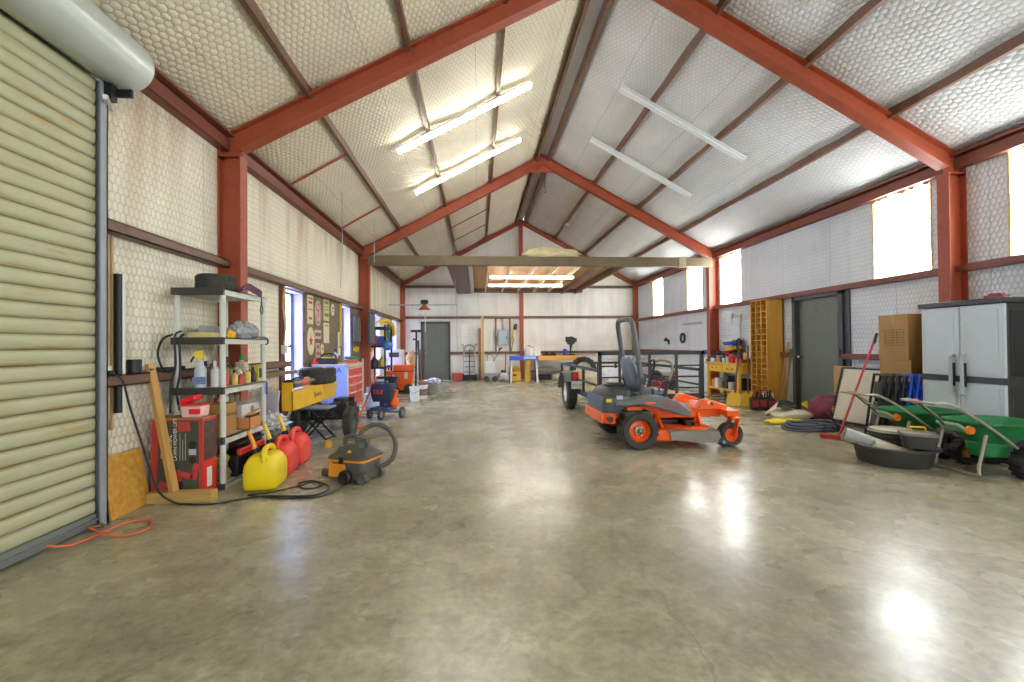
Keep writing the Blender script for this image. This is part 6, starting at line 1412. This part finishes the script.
b = B(); b.box((0, 0, .0), (.12, .3, .08)); b.done('roof_floodlight', M('flood_grey', (170, 170, 164), .4), loc=(2.86, 13.9, 5.12), rot=(0, math.atan(SL), 0), label='small floodlight fixture hanging under the far right roof slope', cat='light', bevel=.01)
t = T('chain_hoist', 'short chain hanging from the middle of the second frame', 'chain', (XM + .04, 10.94, 5.22))
b = B()
for k in range(7): b.lathe([(.016, -.006), (.028, -.006), (.028, .006), (.016, .006)], (0, 0, .38 - k * .05), 10, 'x' if k % 2 else 'y', closed=True)
b.done('chain', DARK, t); B().tube([(0, 0, .06), (.0, .0, .0), (.03, 0, -.04), (.0, 0, -.08), (-.03, 0, -.05)], .01, 6).done('hook', DARK, t)
# ------------------------------------------------------------------ camera, light
def aim(f, h, yaw, pit, rol):
    def ray(u, v):
        c, s = math.cos(rol), math.sin(rol)
        U = u * c + v * s; V = -u * s + v * c
        x, y, z = U / f, 1.0, -V / f
        c, s = math.cos(pit), math.sin(pit); y, z = y * c - z * s, y * s + z * c
        c, s = math.cos(yaw), math.sin(yaw)
        return Vector((x * c + y * s, -x * s + y * c, z))
    fw = ray(0, 0).normalized(); rt = (ray(1, 0) - ray(0, 0)).normalized(); up = rt.cross(fw).normalized()
    m = Matrix((rt, up, -fw)).transposed().to_4x4(); m.translation = (0, 0, h); return m
cam = bpy.data.cameras.new('camera'); co = bpy.data.objects.new('camera', cam); COL.objects.link(co)
co.matrix_world = aim(439.0565, 1.2957, .0777, .0098, -.0089)
cam.sensor_width = 36; cam.lens = 439.0565 * 36 / 1024; cam.clip_start = .05
S.camera = co
w = bpy.data.worlds.new('sky'); S.world = w; w.use_nodes = True
bg = w.node_tree.nodes['Background']; bg.inputs[0].default_value = (.8, .89, 1, 1); bg.inputs[1].default_value = 3.0
wn = w.node_tree; tcw = nd(wn, 'ShaderNodeTexCoord'); dp = nd(wn, 'ShaderNodeVectorMath', operation='DOT_PRODUCT'); dp.inputs[1].default_value = (-.55, .75, .35)
wn.links.new(tcw.outputs['Generated'], dp.inputs[0])
mrw = nd(wn, 'ShaderNodeMapRange'); mrw.inputs['From Min'].default_value = .1; mrw.inputs['From Max'].default_value = .95; mrw.inputs['To Min'].default_value = 3.0; mrw.inputs['To Max'].default_value = 22.0
wn.links.new(dp.outputs['Value'], mrw.inputs['Value']); wn.links.new(mrw.outputs['Result'], bg.inputs[1])      # brighter sky on the sunny left side
S.view_settings.view_transform = 'Standard'; S.view_settings.look = 'None'; S.view_settings.gamma = 1; S.view_settings.use_curve_mapping = False
S.view_settings.exposure = 1.15

def strip_light(name, label, loc, rot, length, lit, group):
    t = T(name, label, 'light', loc, group=group, rot=rot)
    h = length / 2
    b = B(); b.prism([(-.055, .03), (.055, .03), (.03, .075), (-.03, .075)], 'yz', -h, h); b.bx(-h - .01, -h, -.06, .06, -.02, .075); b.bx(h, h + .01, -.06, .06, -.02, .075)
    b.done('housing', M('fixture_white', (240, 243, 243), .35, 0, .03), t)
    tm = glow('lit_tube', (255, 250, 238), 17) if lit else M('unlit_tube', (240, 244, 244), .3, 0, .03)
    for y in (-.035, .035): B().cyl((-h, y, .005), (h, y, .005), .022, n=10).done('tube', tm, t)
    return t
a = math.atan(SL)
G = 'eight foot strip lights'
def on_roof(x0, x1, y, side, off=.2):
    x = (x0 + x1) / 2; return (x, y, roofz(x) - off)
strip_light('strip_light', 'lit fluorescent strip under the left roof slope, the nearer of the two', on_roof(-1.25, .91, 7.13, -1), (0, -a, 0), 2.44, True, G)
strip_light('strip_light', 'lit fluorescent strip under the left roof slope, the farther one beside the red rafter', on_roof(-1.24, .92, 9.05, -1), (0, -a, 0), 2.44, True, G)
strip_light('strip_light', 'unlit white fluorescent strip on the right roof slope, nearer of the pair', on_roof(2.39, 4.59, 7.17, 1), (0, a, 0), 2.44, False, G)
strip_light('strip_light', 'unlit white fluorescent strip on the right roof slope, farther and shorter-looking of the pair', on_roof(2.39, 4.54, 9.04, 1), (0, a, 0), 2.44, False, G)
strip_light('strip_light', 'lit fluorescent strip under the loft, nearer to the tie beam', (1.54, 12.32, 3.2), (0, 0, 0), 2.36, True, G)
strip_light('strip_light', 'lit fluorescent strip under the loft, nearer to the far wall', (1.54, 14.0, 3.2), (0, 0, 0), 2.36, True, G)
